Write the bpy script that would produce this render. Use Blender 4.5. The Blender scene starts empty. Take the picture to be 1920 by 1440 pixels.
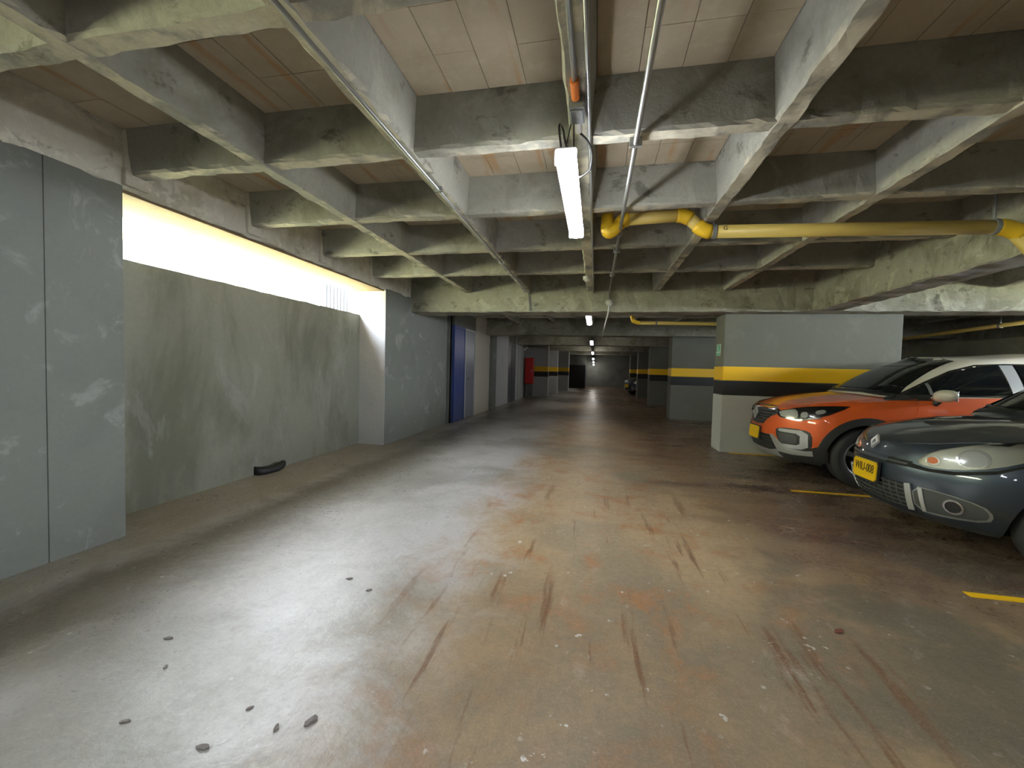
import bpy, bmesh, math, random
import numpy as np
from mathutils import Vector, Matrix, noise
from mathutils.bvhtree import BVHTree
from mathutils.geometry import delaunay_2d_cdt

C = bpy.context.scene
COL = C.collection
PI = math.pi
random.seed(7)

# ------------------------------------------------------------------ camera
cam_d = bpy.data.cameras.new('camera')
cam = bpy.data.objects.new('camera', cam_d)
COL.objects.link(cam)
cam_d.sensor_width = 36.0
cam_d.lens = 777.8 / 1920 * 36.0
cam_d.clip_end = 200
Rm = Matrix(((0.97997, -0.03246, 0.1965), (0.19752, 0.03187, -0.97978), (0.02554, 0.99896, 0.03764)))
cam.matrix_world = Matrix.Translation((0, 0, 1.30)) @ Rm.to_4x4()
C.camera = cam

# ------------------------------------------------------------------ sky, sun, exposure
W = bpy.data.worlds.new('sky')
C.world = W
W.use_nodes = True
bg = W.node_tree.nodes['Background']
bg.inputs[0].default_value = (0.86, 0.93, 1.0, 1)
bg.inputs[1].default_value = 50.0
sun_d = bpy.data.lights.new('sun', 'SUN')
sun_d.energy = 60.0
sun_d.angle = 0.01
sun_d.color = (1.0, 0.93, 0.80)
sun = bpy.data.objects.new('sun', sun_d)
COL.objects.link(sun)
sun.rotation_euler = (math.radians(35), 0, 0)
C.view_settings.view_transform = 'Standard'
C.view_settings.look = 'None'
C.view_settings.exposure = 0.62
C.view_settings.gamma = 1.0
C.view_settings.use_curve_mapping = False
C.cycles.max_bounces = 10
C.cycles.diffuse_bounces = 6
C.cycles.glossy_bounces = 4
C.cycles.transparent_max_bounces = 8
C.cycles.sample_clamp_indirect = 6.0
C.cycles.use_denoising = True
# sampling portals over the two openings to the sky (they only guide sky sampling, they emit nothing)
def portal(loc, sx, sy, ry=-PI / 2):
    d = bpy.data.lights.new('sky_portal', 'AREA')
    d.shape = 'RECTANGLE'
    d.size, d.size_y = sx, sy
    d.cycles.is_portal = True
    o = bpy.data.objects.new('sky_portal', d)
    o.location = loc
    o.rotation_euler = (0, ry, 0)     # -Z of the light looks into the garage
    COL.objects.link(o)
portal((-4.05, 4.28, 2.31), 0.44, 3.85)
portal((-4.05, -1.6, 2.31), 0.44, 4.6)
portal((8.6, 2.5, 2.16), 0.38, 9.0, PI / 2)

LED = 36.0

# ------------------------------------------------------------------ materials
def new_mat(name):
    m = bpy.data.materials.new(name)
    m.use_nodes = True
    nt = m.node_tree
    return m, nt, nt.nodes['Principled BSDF']

def flat(name, col, rough=0.5, metal=0.0, coat=0.0, emit=None, es=0.0, spec=None):
    m, nt, p = new_mat(name)
    p.inputs['Base Color'].default_value = (*col, 1)
    p.inputs['Roughness'].default_value = rough
    p.inputs['Metallic'].default_value = metal
    p.inputs['Coat Weight'].default_value = coat
    p.inputs['Coat Roughness'].default_value = 0.05
    if spec is not None:
        p.inputs['Specular IOR Level'].default_value = spec
    if emit:
        p.inputs['Emission Color'].default_value = (*emit, 1)
        p.inputs['Emission Strength'].default_value = es
    return m

class NG:
    """small helper to write node graphs over world position"""
    def __init__(self, nt):
        self.nt = nt
        self.pos = nt.nodes.new('ShaderNodeNewGeometry').outputs['Position']
    def n(self, t, **k):
        x = self.nt.nodes.new(t)
        for a, b in k.items():
            setattr(x, a, b)
        return x
    def link(self, a, b):
        self.nt.links.new(a, b)
    def scale(self, s, off=(0, 0, 0)):
        x = self.n('ShaderNodeMapping')
        x.inputs['Scale'].default_value = s
        x.inputs['Location'].default_value = off
        self.link(self.pos, x.inputs[0])
        return x.outputs[0]
    def noise(self, scale, detail=4, rough=0.6, vec=None, dist=0.0):
        x = self.n('ShaderNodeTexNoise')
        x.inputs['Scale'].default_value = scale
        x.inputs['Detail'].default_value = detail
        x.inputs['Roughness'].default_value = rough
        x.inputs['Distortion'].default_value = dist
        self.link(vec or self.pos, x.inputs['Vector'])
        return x.outputs[0]
    def voro(self, scale, vec=None, feature='F1', rnd=1.0):
        x = self.n('ShaderNodeTexVoronoi', feature=feature)
        x.inputs['Scale'].default_value = scale
        x.inputs['Randomness'].default_value = rnd
        self.link(vec or self.pos, x.inputs['Vector'])
        return x.outputs[0]
    def ramp(self, f, a, b, va=0.0, vb=1.0):
        x = self.n('ShaderNodeMapRange', interpolation_type='SMOOTHSTEP')
        x.inputs['From Min'].default_value = a
        x.inputs['From Max'].default_value = b
        x.inputs['To Min'].default_value = va
        x.inputs['To Max'].default_value = vb
        self.link(f, x.inputs['Value'])
        return x.outputs[0]
    def m(self, op, a, b=None):
        x = self.n('ShaderNodeMath', operation=op)
        for i, v in enumerate((a, b)):
            if v is None:
                continue
            if isinstance(v, (int, float)):
                x.inputs[i].default_value = v
            else:
                self.link(v, x.inputs[i])
        return x.outputs[0]
    def mix(self, f, a, b, blend='MIX'):
        x = self.n('ShaderNodeMix', data_type='RGBA', blend_type=blend)
        for i, v in ((0, f), (6, a), (7, b)):
            if isinstance(v, (int, float)):
                x.inputs[i].default_value = v
            elif isinstance(v, tuple):
                x.inputs[i].default_value = (*v, 1)
            else:
                self.link(v, x.inputs[i])
        return x.outputs[2]
    def xyz(self):
        x = self.n('ShaderNodeSeparateXYZ')
        self.link(self.pos, x.inputs[0])
        return x.outputs
    def bump(self, h, strength, dist, bsdf):
        x = self.n('ShaderNodeBump')
        x.inputs['Strength'].default_value = strength
        x.inputs['Distance'].default_value = dist
        self.link(h, x.inputs['Height'])
        self.link(x.outputs[0], bsdf.inputs['Normal'])

def concrete(name, base, dark, light, amt_d=0.5, amt_l=0.4, sc=1.0, rough=0.85, stretch=(1, 1, 1), off=(0, 0, 0), under=None, mould=0):
    m, nt, p = new_mat(name)
    g = NG(nt)
    v = g.scale(stretch, off)
    f1 = g.noise(1.3 * sc, 6, 0.62, v, 0.4)
    f2 = g.noise(3.1 * sc, 7, 0.68, v, 0.8)
    f3 = g.noise(28 * sc, 4, 0.6)
    c = g.mix(g.m('MULTIPLY', g.ramp(f1, 0.46, 0.66), amt_d), base, dark)
    c = g.mix(g.m('MULTIPLY', g.ramp(f2, 0.54, 0.60 if under else 0.66), amt_l), c, light)
    if mould:
        f5 = g.noise(3.4, 9, .72, g.scale((1, 1, 1.6), (21, 4, 6)), .3)
        c = g.mix(g.m('MULTIPLY', g.ramp(f5, .57, .66), mould), c, (.055, .052, .038))
    if under:      # unpainted, patchy cement along the underside of the ribs
        sp = g.n('ShaderNodeSeparateXYZ')
        ge = g.n('ShaderNodeNewGeometry')
        g.link(ge.outputs['True Normal'], sp.inputs[0])
        f4 = g.noise(2.6, 5, .6, g.scale((1, 1, 1), (5, 2, 8)), .5)
        c = g.mix(g.m('MULTIPLY', g.ramp(sp.outputs[2], -.6, -.9), g.ramp(f4, .42, .56)), c, under)
    c = g.mix(g.ramp(f3, 0.3, 0.7, 0.0, 0.16), c, dark)
    g.link(c, p.inputs['Base Color'])
    p.inputs['Roughness'].default_value = rough
    p.inputs['Specular IOR Level'].default_value = 0.3
    g.bump(g.m('ADD', g.m('MULTIPLY', f2, 0.6), g.m('MULTIPLY', f3, 0.4)), 0.5, 0.02, p)
    return m

M = {}
M['rib'] = concrete('rib_concrete', (.33, .325, .285), (.19, .18, .14), (.42, .41, .35), .7, .3, 1.2, under=(.62, .58, .45), mould=.6)
M['beam'] = concrete('beam_concrete', (.31, .305, .25), (.17, .165, .115), (.46, .45, .37), .8, .5, 1.3, under=(.45, .42, .36), mould=.6)
M['slab'] = concrete('slab_concrete', (.40, .35, .27), (.27, .23, .16), (.47, .43, .34), .6, .3, 1.0)
M['edge'] = concrete('edge_beam_concrete', (.60, .575, .50), (.42, .395, .32), (.72, .69, .62), .9, .6, 1.6, under=(.55, .5, .4), mould=.45)
M['wall'] = concrete('stained_wall_render', (.205, .207, .168), (.115, .115, .085), (.27, .272, .245), .9, .40, 0.9, stretch=(1, 1, .42))
M['pillar'] = concrete('grey_painted_render', (.18, .19, .17), (.14, .145, .13), (.34, .35, .33), .5, .45, 1.1)
M['pier'] = concrete('grey_painted_pier', (.15, .153, .13), (.125, .128, .105), (.20, .205, .18), .4, .3, .8)
M['pier_low'] = concrete('pale_grey_pier_base', (.44, .45, .445), (.36, .37, .36), (.50, .51, .50), .4, .2, .8)
M['pale'] = concrete('pale_painted_wall', (.44, .45, .46), (.34, .35, .36), (.52, .53, .53), .4, .2, .8)
M['cream'] = concrete('cream_painted_wall', (.50, .47, .40), (.40, .37, .31), (.55, .53, .47), .4, .2, .8)
M['dark_wall'] = concrete('dark_grey_wall', (.16, .165, .15), (.09, .09, .08), (.22, .22, .20), .6, .3, .8)
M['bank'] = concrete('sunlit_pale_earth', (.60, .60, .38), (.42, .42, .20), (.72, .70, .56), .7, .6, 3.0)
M['yellow'] = flat('yellow_paint', (.92, .55, .006), .45)
M['black'] = flat('black_paint', (.014, .014, .015), .4)
M['pipe'] = flat('yellow_pipe_paint', (.74, .56, .16), .4)
M['pipe_fit'] = flat('yellow_fitting', (.88, .56, .03), .35)
M['galv'] = flat('galvanised_steel', (.40, .41, .41), .38, .8)
M['grey_box'] = flat('grey_plastic', (.20, .21, .22), .5)
M['orange_pl'] = flat('orange_plastic', (.80, .22, .03), .45)
M['white_pl'] = flat('white_plastic', (.78, .78, .74), .4)
M['cable'] = flat('black_cable', (.012, .012, .012), .4)
M['led'] = flat('led_diffuser', (.9, .9, .9), .4, emit=(.93, .96, 1.0), es=LED)
M['led_far'] = flat('led_diffuser_warm', (.9, .9, .9), .4, emit=(1.0, .95, .86), es=20.0)
M['led_end'] = flat('led_end_cap', (.8, .8, .85), .4, emit=(.85, .88, 1.0), es=4.0)
M['tyre'] = flat('tyre_rubber', (.022, .022, .024), .75)
M['rim'] = flat('rim_alloy', (.30, .31, .32), .35, .9)
M['chrome'] = flat('chrome', (.80, .81, .83), .12, 1.0)
M['silver'] = flat('silver_plastic', (.62, .64, .66), .3, .5)
M['plastic'] = flat('black_grained_plastic', (.025, .026, .028), .5)
M['mesh'] = flat('grille_plastic', (.06, .063, .068), .45)
M['glass'] = flat('tinted_glass', (.006, .008, .009), .04, 0, spec=.35)
M['plate'] = flat('yellow_plate', (.90, .58, .01), .35)
M['ink'] = flat('black_ink', (.03, .025, .01), .5)
M['under'] = flat('underbody_black', (.008, .008, .008), .9)
M['green'] = flat('sign_green', (.03, .36, .20), .4)
M['sign_white'] = flat('sign_white', (.75, .85, .80), .4)
M['red'] = flat('red_enamel', (.50, .02, .02), .4)
M['door_blue'] = flat('blue_door_paint', (.035, .06, .20), .35)
M['door_grey'] = flat('grey_door_paint', (.22, .24, .29), .3, .2)
M['door_dark'] = flat('dark_door_paint', (.07, .08, .10), .35)
M['void'] = flat('dark_opening', (.010, .009, .009), .9)
M['rubber'] = flat('black_rubber_scrap', (.010, .010, .011), .6)
M['leaf'] = flat('dry_leaf', (.17, .15, .135), .8)
M['leaf_red'] = flat('reddish_leaf', (.13, .04, .02), .8)
M['reflector'] = flat('lamp_reflector', (.68, .69, .63), .3, .15)
M['emblem'] = flat('bright_emblem', (.78, .79, .81), .25, .4)
M['trim_grey'] = flat('grey_trim', (.30, .31, .33), .3, .5)
M['lampdark'] = flat('lamp_housing', (.02, .021, .023), .2, 0, coat=.5)
M['lampwhite'] = flat('lamp_element', (.85, .87, .9), .15, .3)
M['amber'] = flat('amber_bulb', (.75, .22, .10), .2)
M['taillight'] = flat('tail_light', (.35, .01, .01), .15)
M['louvre'] = flat('grey_louvre', (.03, .032, .035), .7)

def paint(name, col, metal, rough, flake=0.0):
    m, nt, p = new_mat(name)
    p.inputs['Base Color'].default_value = (*col, 1)
    p.inputs['Metallic'].default_value = metal
    p.inputs['Roughness'].default_value = rough
    p.inputs['Coat Weight'].default_value = 1.0
    p.inputs['Coat Roughness'].default_value = 0.04
    return m
M['orange'] = paint('orange_car_paint', (.82, .13, .018), .15, .40)
M['cream_paint'] = paint('ivory_car_paint', (.86, .82, .70), 0, .35)
M['charcoal'] = paint('charcoal_car_paint', (.048, .064, .092), .6, .34)
M['black_gloss'] = paint('black_gloss', (.012, .012, .013), 0, .2)

def lens_mat():
    m = bpy.data.materials.new('clear_lens')
    m.use_nodes = True
    nt = m.node_tree
    nt.nodes.clear()
    out = nt.nodes.new('ShaderNodeOutputMaterial')
    mx = nt.nodes.new('ShaderNodeMixShader')
    tr = nt.nodes.new('ShaderNodeBsdfTransparent')
    gl = nt.nodes.new('ShaderNodeBsdfGlossy')
    fr = nt.nodes.new('ShaderNodeFresnel')
    tr.inputs[0].default_value = (.92, .93, .90, 1)
    gl.inputs['Roughness'].default_value = 0.06
    fr.inputs[0].default_value = 1.5
    nt.links.new(fr.outputs[0], mx.inputs[0])
    nt.links.new(tr.outputs[0], mx.inputs[1])
    nt.links.new(gl.outputs[0], mx.inputs[2])
    nt.links.new(mx.outputs[0], out.inputs[0])
    return m
M['lens'] = lens_mat()

def tile_mat():
    m, nt, p = new_mat('clay_infill')
    g = NG(nt)
    v = g.scale((7.0, .55, 1))
    f = g.noise(1.0, 3, .5, v)
    f2 = g.noise(1.6, 5, .6)
    f3 = g.noise(14, 5, .65)
    c = g.mix(g.ramp(f2, .35, .65), (.47, .40, .295), (.38, .32, .225))
    c = g.mix(g.m('MULTIPLY', g.ramp(f, .57, .66), .6), c, (.40, .22, .08))
    c = g.mix(g.ramp(f3, .5, .75, 0, .35), c, (.52, .47, .38))
    g.link(c, p.inputs['Base Color'])
    p.inputs['Roughness'].default_value = .9
    g.bump(f3, .4, .01, p)
    return m
M['tile'] = tile_mat()

def floor_mat():
    m, nt, p = new_mat('worn_concrete_floor')
    g = NG(nt)
    x, y, z = g.xyz()
    big = g.noise(.55, 4, .55)
    mid = g.noise(1.7, 8, .68, None, .5)
    mid2 = g.noise(2.3, 8, .70, g.scale((1, 1, 1), (13, 7, 0)), .5)
    med = g.noise(6.0, 7, .72, g.scale((1, .7, 1), (2, 31, 0)), .4)
    fine = g.noise(26, 6, .75)
    grit = g.noise(90, 3, .7)
    streak = g.noise(1.0, 6, .65, g.scale((10, .75, 1)))
    streakx = g.noise(1.0, 6, .62, g.scale((.9, 3.2, 1), (4, 2, 0)))
    xw = g.m('ADD', x, g.m('MULTIPLY', g.m('SUBTRACT', mid, .5), 1.4))
    grey = g.mix(g.ramp(mid, .35, .65), (.46, .45, .44), (.37, .36, .34))
    tan = g.mix(g.ramp(mid2, .36, .64), (.27, .185, .100), (.185, .145, .090))
    tan = g.mix(g.ramp(y, 2.0, 3.2), tan, g.mix(.55, tan, (.44, .315, .175)))
    c = g.mix(g.ramp(xw, -1.35, -.35), grey, tan)
    # olive grey patches on the right hand foreground
    c = g.mix(g.m('MULTIPLY', g.ramp(big, .46, .60), .5), c, (.135, .125, .09))
    # rust orange blotches over the middle lane
    lane = g.m('MULTIPLY', g.ramp(xw, -1.3, -.5), g.ramp(xw, .9, 1.8, 1, 0))
    rust = g.m('MULTIPLY', g.ramp(g.m('ADD', g.m('MULTIPLY', mid2, .6), g.m('MULTIPLY', med, .4)), .49, .62), lane)
    rust = g.m('MULTIPLY', rust, g.ramp(y, 1.5, 2.8, .45, 1))
    c = g.mix(g.m('MULTIPLY', rust, .9), c, (.32, .135, .042))
    red = g.m('MULTIPLY', g.ramp(med, .60, .68), g.m('MULTIPLY', g.ramp(mid2, .46, .56), lane))
    c = g.mix(g.m('MULTIPLY', red, .75), c, (.17, .048, .02))
    # dirt along the left wall, with the wall's shade painted into the same band
    wl = g.m('MULTIPLY', g.ramp(g.m('ADD', x, g.m('MULTIPLY', g.m('SUBTRACT', mid, .5), .7)), -3.15, -2.75), g.ramp(g.m('ADD', x, g.m('MULTIPLY', g.m('SUBTRACT', mid2, .5), .9)), -2.75, -1.95, 1, 0))
    c = g.mix(g.m('MULTIPLY', wl, .85), c, (.095, .08, .055))
    c = g.mix(g.m('MULTIPLY', g.ramp(x, -2.95, -3.15, 0, .75), g.ramp(med, .3, .55, .6, 1)), c, (.25, .215, .155))
    # oily dark red brown in front of the parking bays
    oil = g.m('MULTIPLY', g.ramp(g.m('ADD', xw, g.m('MULTIPLY', y, .10)), 1.05, 2.15), g.ramp(g.m('ADD', y, g.m('MULTIPLY', g.m('SUBTRACT', mid2, .5), 2.0)), 2.0, 3.2))
    oil = g.m('MULTIPLY', oil, g.ramp(streakx, .25, .65, .45, 1))
    c = g.mix(g.m('MULTIPLY', oil, .88), c, (.095, .052, .036))
    o2 = g.m('MULTIPLY', g.m('MULTIPLY', g.ramp(streakx, .48, .66), g.ramp(xw, .2, 1.0)), g.ramp(y, 3.4, 4.6))
    c = g.mix(g.m('MULTIPLY', o2, .65), c, (.10, .048, .034))
    o3 = g.m('MULTIPLY', g.m('MULTIPLY', g.ramp(streakx, .58, .64), g.ramp(xw, 1.2, 2.0)), g.ramp(y, 4.0, 5.2))
    c = g.mix(g.m('MULTIPLY', o3, .8), c, (.02, .014, .012))
    damp = g.m('MULTIPLY', g.m('MULTIPLY', g.ramp(g.noise(.9, 5, .6, g.scale((1, 1.3, 1), (8, 1, 0))), .46, .56), g.ramp(xw, .6, 1.6)), g.ramp(y, 4.2, 3.0))
    c = g.mix(g.m('MULTIPLY', damp, .7), c, (.085, .08, .062))
    # tyre streaks along the lane
    st = g.m('MULTIPLY', g.m('MULTIPLY', g.ramp(streak, .56, .66), lane), g.ramp(y, 5.5, 3.5))
    c = g.mix(g.m('MULTIPLY', st, .8), c, (.13, .055, .022))
    # pale scuffs, white paint flecks and grit
    c = g.mix(g.m('MULTIPLY', g.ramp(med, .56, .72), .30), c, (.46, .43, .36))
    near = g.m('MULTIPLY', g.ramp(g.noise(2.2, 3, .6, g.scale((1, 1, 1), (7, 3, 0))), .47, .58), g.ramp(xw, -1.0, -.3))
    sp = g.m('MULTIPLY', g.ramp(g.noise(13, 4, .62, g.scale((1, 1, 1), (3, 9, 0))), .645, .685), near)
    c = g.mix(g.m('MULTIPLY', sp, .8), c, (.62, .60, .56))
    sp2 = g.m('MULTIPLY', g.ramp(g.voro(9), .11, .06), g.ramp(g.noise(3.5, 3, .5), .50, .58))
    c = g.mix(g.m('MULTIPLY', sp2, .6), c, (.55, .54, .50))
    c = g.mix(g.ramp(fine, .35, .75, 0, .40), c, g.mix(.5, c, (.05, .04, .03)))
    c = g.mix(g.ramp(grit, .45, .8, 0, .30), c, g.mix(.5, c, (.60, .56, .48)))
    g.link(c, p.inputs['Base Color'])
    r = g.m('ADD', g.ramp(mid, .3, .7, .28, .38), g.ramp(fine, .3, .7, -.06, .08))
    r = g.m('ADD', r, g.m('MULTIPLY', g.ramp(xw, -1.2, .2), .08))
    r = g.m('SUBTRACT', r, g.m('MULTIPLY', oil, .17))
    g.link(r, p.inputs['Roughness'])
    p.inputs['Specular IOR Level'].default_value = .40
    g.bump(g.m('ADD', g.m('MULTIPLY', mid2, .7), g.m('ADD', g.m('MULTIPLY', fine, .16), g.m('MULTIPLY', streak, .25))), .3, .03, p)
    return m
M['floor'] = floor_mat()

# ------------------------------------------------------------------ mesh helpers
def tag(o, label=None, cat=None, group=None, kind=None):
    if label: o['label'] = label
    if cat: o['category'] = cat
    if group: o['group'] = group
    if kind: o['kind'] = kind
    return o

def link_mesh(name, me, mat=None, parent=None, smooth=False):
    o = bpy.data.objects.new(name, me)
    COL.objects.link(o)
    if mat is not None and not me.materials:
        me.materials.append(mat)
    if smooth:
        for f in me.polygons: f.use_smooth = True
    if parent is not None:
        o.parent = parent
    return o

def obj(name, bm, mat, parent=None, smooth=False, local=None):
    """link a bmesh given in world space; parented parts are stored in their parent's space"""
    if parent is not None and local is None:
        bm.transform(parent.matrix_basis.inverted() if parent.parent is None else (parent.parent.matrix_basis @ parent.matrix_basis).inverted())
    me = bpy.data.meshes.new(name)
    bm.normal_update()
    bm.to_mesh(me)
    bm.free()
    return link_mesh(name, me, mat, parent, smooth)

def empty(name, loc, rz=0.0):
    o = bpy.data.objects.new(name, None)
    COL.objects.link(o)
    o.matrix_basis = Matrix.Translation(loc) @ Matrix.Rotation(rz, 4, 'Z')
    o.empty_display_size = .2
    return o

def bx(bm, x0, x1, y0, y1, z0, z1, bevel=0.0):
    r = bmesh.ops.create_cube(bm, size=1.0)
    vs = r['verts']
    for v in vs:
        v.co = Vector((x0 if v.co.x < 0 else x1, y0 if v.co.y < 0 else y1, z0 if v.co.z < 0 else z1))
    if bevel:
        es = list({e for v in vs for e in v.link_edges})
        bmesh.ops.bevel(bm, geom=es, offset=bevel, segments=2, profile=.6, affect='EDGES')
    return vs

def box(name, x0, x1, y0, y1, z0, z1, mat, parent=None, bevel=0.0):
    bm = bmesh.new()
    bx(bm, x0, x1, y0, y1, z0, z1, bevel)
    return obj(name, bm, mat, parent)

def tube(bm, pts, r, seg=10, closed_caps=True):
    pts = [Vector(p) for p in pts]
    rings = []
    n = len(pts)
    prev = None
    for i, p in enumerate(pts):
        d = (pts[min(i + 1, n - 1)] - pts[max(i - 1, 0)]).normalized()
        if prev is None:
            a = Vector((0, 0, 1)) if abs(d.z) < .9 else Vector((1, 0, 0))
            u = d.cross(a).normalized()
        else:
            u = (prev - d * prev.dot(d)).normalized()
        prev = u
        w = d.cross(u)
        rr = r[i] if isinstance(r, (list, tuple)) else r
        rings.append([bm.verts.new(p + (u * math.cos(2 * PI * k / seg) + w * math.sin(2 * PI * k / seg)) * rr) for k in range(seg)])
    for a, b in zip(rings, rings[1:]):
        for k in range(seg):
            bm.faces.new((a[k], a[(k + 1) % seg], b[(k + 1) % seg], b[k]))
    if closed_caps:
        bm.faces.new(rings[0][::-1])
        bm.faces.new(rings[-1])

def tube_obj(name, pts, r, mat, parent=None, seg=10):
    bm = bmesh.new()
    tube(bm, pts, r, seg)
    bmesh.ops.recalc_face_normals(bm, faces=bm.faces)
    o = obj(name, bm, mat, parent, smooth=True)
    return o

def arc(p0, p1, p2, n=8):
    p0, p1, p2 = Vector(p0), Vector(p1), Vector(p2)
    return [p0 * (1 - t) ** 2 + p1 * 2 * t * (1 - t) + p2 * t * t for t in (i / n for i in range(n + 1))]

def cyl(bm, c, axis, r, h, seg=24, r2=None):
    a = Vector(axis).normalized()
    m = Matrix.Translation(Vector(c)) @ a.to_track_quat('Z', 'Y').to_matrix().to_4x4()
    bmesh.ops.create_cone(bm, cap_ends=True, segments=seg, radius1=r, radius2=r if r2 is None else r2, depth=h, matrix=m)

def rough_bar(name, x0, x1, y0, y1, z0, z1, along, mat, parent, flare=0.03, jit=0.0045, step=.06):
    """concrete rib or beam: trapezoid section, subdivided along its length, with chipped uneven arrises"""
    bm = bmesh.new()
    L0, L1 = (y0, y1) if along == 'y' else (x0, x1)
    a0, a1 = (x0, x1) if along == 'y' else (y0, y1)
    n = max(2, int((L1 - L0) / step))
    sect = [(a0 - flare, z1), (a0 - flare * .45, z0 + (z1 - z0) * .45), (a0, z0 + .018), (a0 + .012, z0), ((a0 + a1) / 2, z0), (a1 - .012, z0), (a1, z0 + .018), (a1 + flare * .45, z0 + (z1 - z0) * .45), (a1 + flare, z1)]
    rings = []
    for i in range(n + 1):
        t = L0 + (L1 - L0) * i / n
        ring = []
        for k, (a, zz) in enumerate(sect):
            q = Vector((a * 9 + k * .7, t * 9.5, zz * 9))
            j = jit * (1.8 if k in (2, 3, 5, 6) else .8) * (0 if k in (0, 8) else 1)
            da = noise.noise(q) * j * 1.6 + noise.noise(q * 4) * j * .7
            dz = noise.noise(q + Vector((9, 3, 1))) * j * .9
            p = (a + da, t, zz + dz) if along == 'y' else (t, a + da, zz + dz)
            ring.append(bm.verts.new(p))
        rings.append(ring)
    for a, b in zip(rings, rings[1:]):
        for k in range(len(sect) - 1):
            bm.faces.new((a[k], a[k + 1], b[k + 1], b[k]))
    bm.faces.new(rings[0]); bm.faces.new(rings[-1][::-1])
    bmesh.ops.recalc_face_normals(bm, faces=bm.faces)
    return obj(name, bm, mat, parent)

# ------------------------------------------------------------------ large structure
ZR = 2.61      # underside of ribs
ZS = 2.93      # underside of the slab between ribs
ZB = 2.28      # underside of the deep beams
XW = -3.34     # face of the left hand pillars
XR = 8.5
YB, YE = -8.0, 34.0

def struct(o):
    o['kind'] = 'structure'
    return o

bm = bmesh.new()
bmesh.ops.create_grid(bm, x_segments=1, y_segments=1, size=.5)
for v in bm.verts:
    v.co = Vector((-4.1 if v.co.x < 0 else XR, YB if v.co.y < 0 else YE, 0))
r = bmesh.ops.extrude_face_region(bm, geom=list(bm.faces))
for v in r['geom']:
    if isinstance(v, bmesh.types.BMVert): v.co.z = -.2
bmesh.ops.recalc_face_normals(bm, faces=bm.faces)
struct(obj('floor', bm, M['floor']))

ceiling = struct(box('ceiling', -4.1, XR, YB, YE, ZS, ZS + .25, M['slab']))

RIBX = [-2.25, -1.19, -.13, .925, 1.98]
RIBX_R = [4.45, 5.5, 6.55, 7.6]
RIBY = [-2.8, -1.75, -.69, .36, 1.42, 2.47, 3.53, 4.61, 5.76]
rw = .055
for x in RIBX + RIBX_R:
    rough_bar('rib', x - rw, x + rw, -3.4, 7.12, ZR, ZS + .02, 'y', M['rib'], ceiling)
for y in RIBY:
    rough_bar('rib', XW - .02, 3.24, y - rw, y + rw, ZR + .006, ZS + .02, 'x', M['rib'], ceiling)
    rough_bar('rib', 3.5, XR, y - rw, y + rw, ZR + .006, ZS + .02, 'x', M['rib'], ceiling)
# second bay, beyond the first deep cross beam
for x in RIBX + RIBX_R:
    rough_bar('rib', x - rw, x + rw, 7.6, 11.95, ZR, ZS + .02, 'y', M['rib'], ceiling, step=.3)
for y in (8.55, 9.55, 10.6):
    rough_bar('rib', XW - .02, XR, y - rw, y + rw, ZR + .006, ZS + .02, 'x', M['rib'], ceiling, step=.3)
# deep cross beams on the pillar lines, and the deep beam along the parking bays
CROSS = [(7.1, 7.62), (11.9, 12.45), (16.7, 17.2), (21.4, 21.9), (26.1, 26.6)]
for a, b in CROSS:
    rough_bar('beam', -3.9, XR, a, b, ZB, ZS + .02, 'x', M['beam'], ceiling, flare=.004, jit=.008, step=.12 if a < 8 else .4)
rough_bar('beam', -3.9, XR, -4.0, -3.4, ZB, ZS + .02, 'x', M['beam'], ceiling, flare=.004, step=.4)
rough_bar('beam', 3.2, 3.56, -3.4, 7.12, ZB + .004, ZS + .02, 'y', M['beam'], ceiling, flare=.004, jit=.008)
# perimeter beam above the openings
rough_bar('beam', -3.92, XW, -6, 7.12, 2.51, ZS + .02, 'y', M['edge'], ceiling, flare=.0, jit=.008)
M['soffit'] = concrete('tan_soffit_render', (.21, .145, .085), (.15, .10, .055), (.30, .22, .14), .5, .4, 2.5)
box('soffit_board', -3.97, XW - .03, -6, 6.17, 2.488, 2.512, M['soffit'], ceiling, .004)
# short concrete stubs where ribs meet the perimeter beam
for y in RIBY:
    box('rib_stub', XW - .01, XW + .035, y - .085, y + .085, 2.535, ZS - .01, M['edge'], ceiling, .008)

# clay infill pieces between the ribs, near bays piece by piece
cells_x = [XW] + RIBX + [3.2]
tile_me = {}
nt_ = 0
for i in range(len(cells_x) - 1):
    a = cells_x[i] + (.085 if i else .01)
    b = cells_x[i + 1] - .085
    for j in range(3, 7):
        y0, y1 = RIBY[j] + .085, RIBY[j + 1] - .085
        cx, cy = 4, 3
        tw, tl = (b - a) / cx, (y1 - y0) / cy
        key = (round(tw, 3), round(tl, 3))
        if key not in tile_me:
            bm = bmesh.new()
            bx(bm, -tw / 2 + .002, tw / 2 - .002, -tl / 2 + .0012, tl / 2 - .0012, 0, .03)
            me = bpy.data.meshes.new('clay_tile')
            bm.to_mesh(me); bm.free()
            me.materials.append(M['tile'])
            tile_me[key] = me
        for u in range(cx):
            for v in range(cy):
                o = bpy.data.objects.new('clay_tile', tile_me[key])
                COL.objects.link(o)
                o.parent = ceiling
                o.location = (a + tw * (u + .5), y0 + tl * (v + .5), ZS - .012 + random.uniform(-.0015, .0015))
                nt_ += 1

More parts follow.
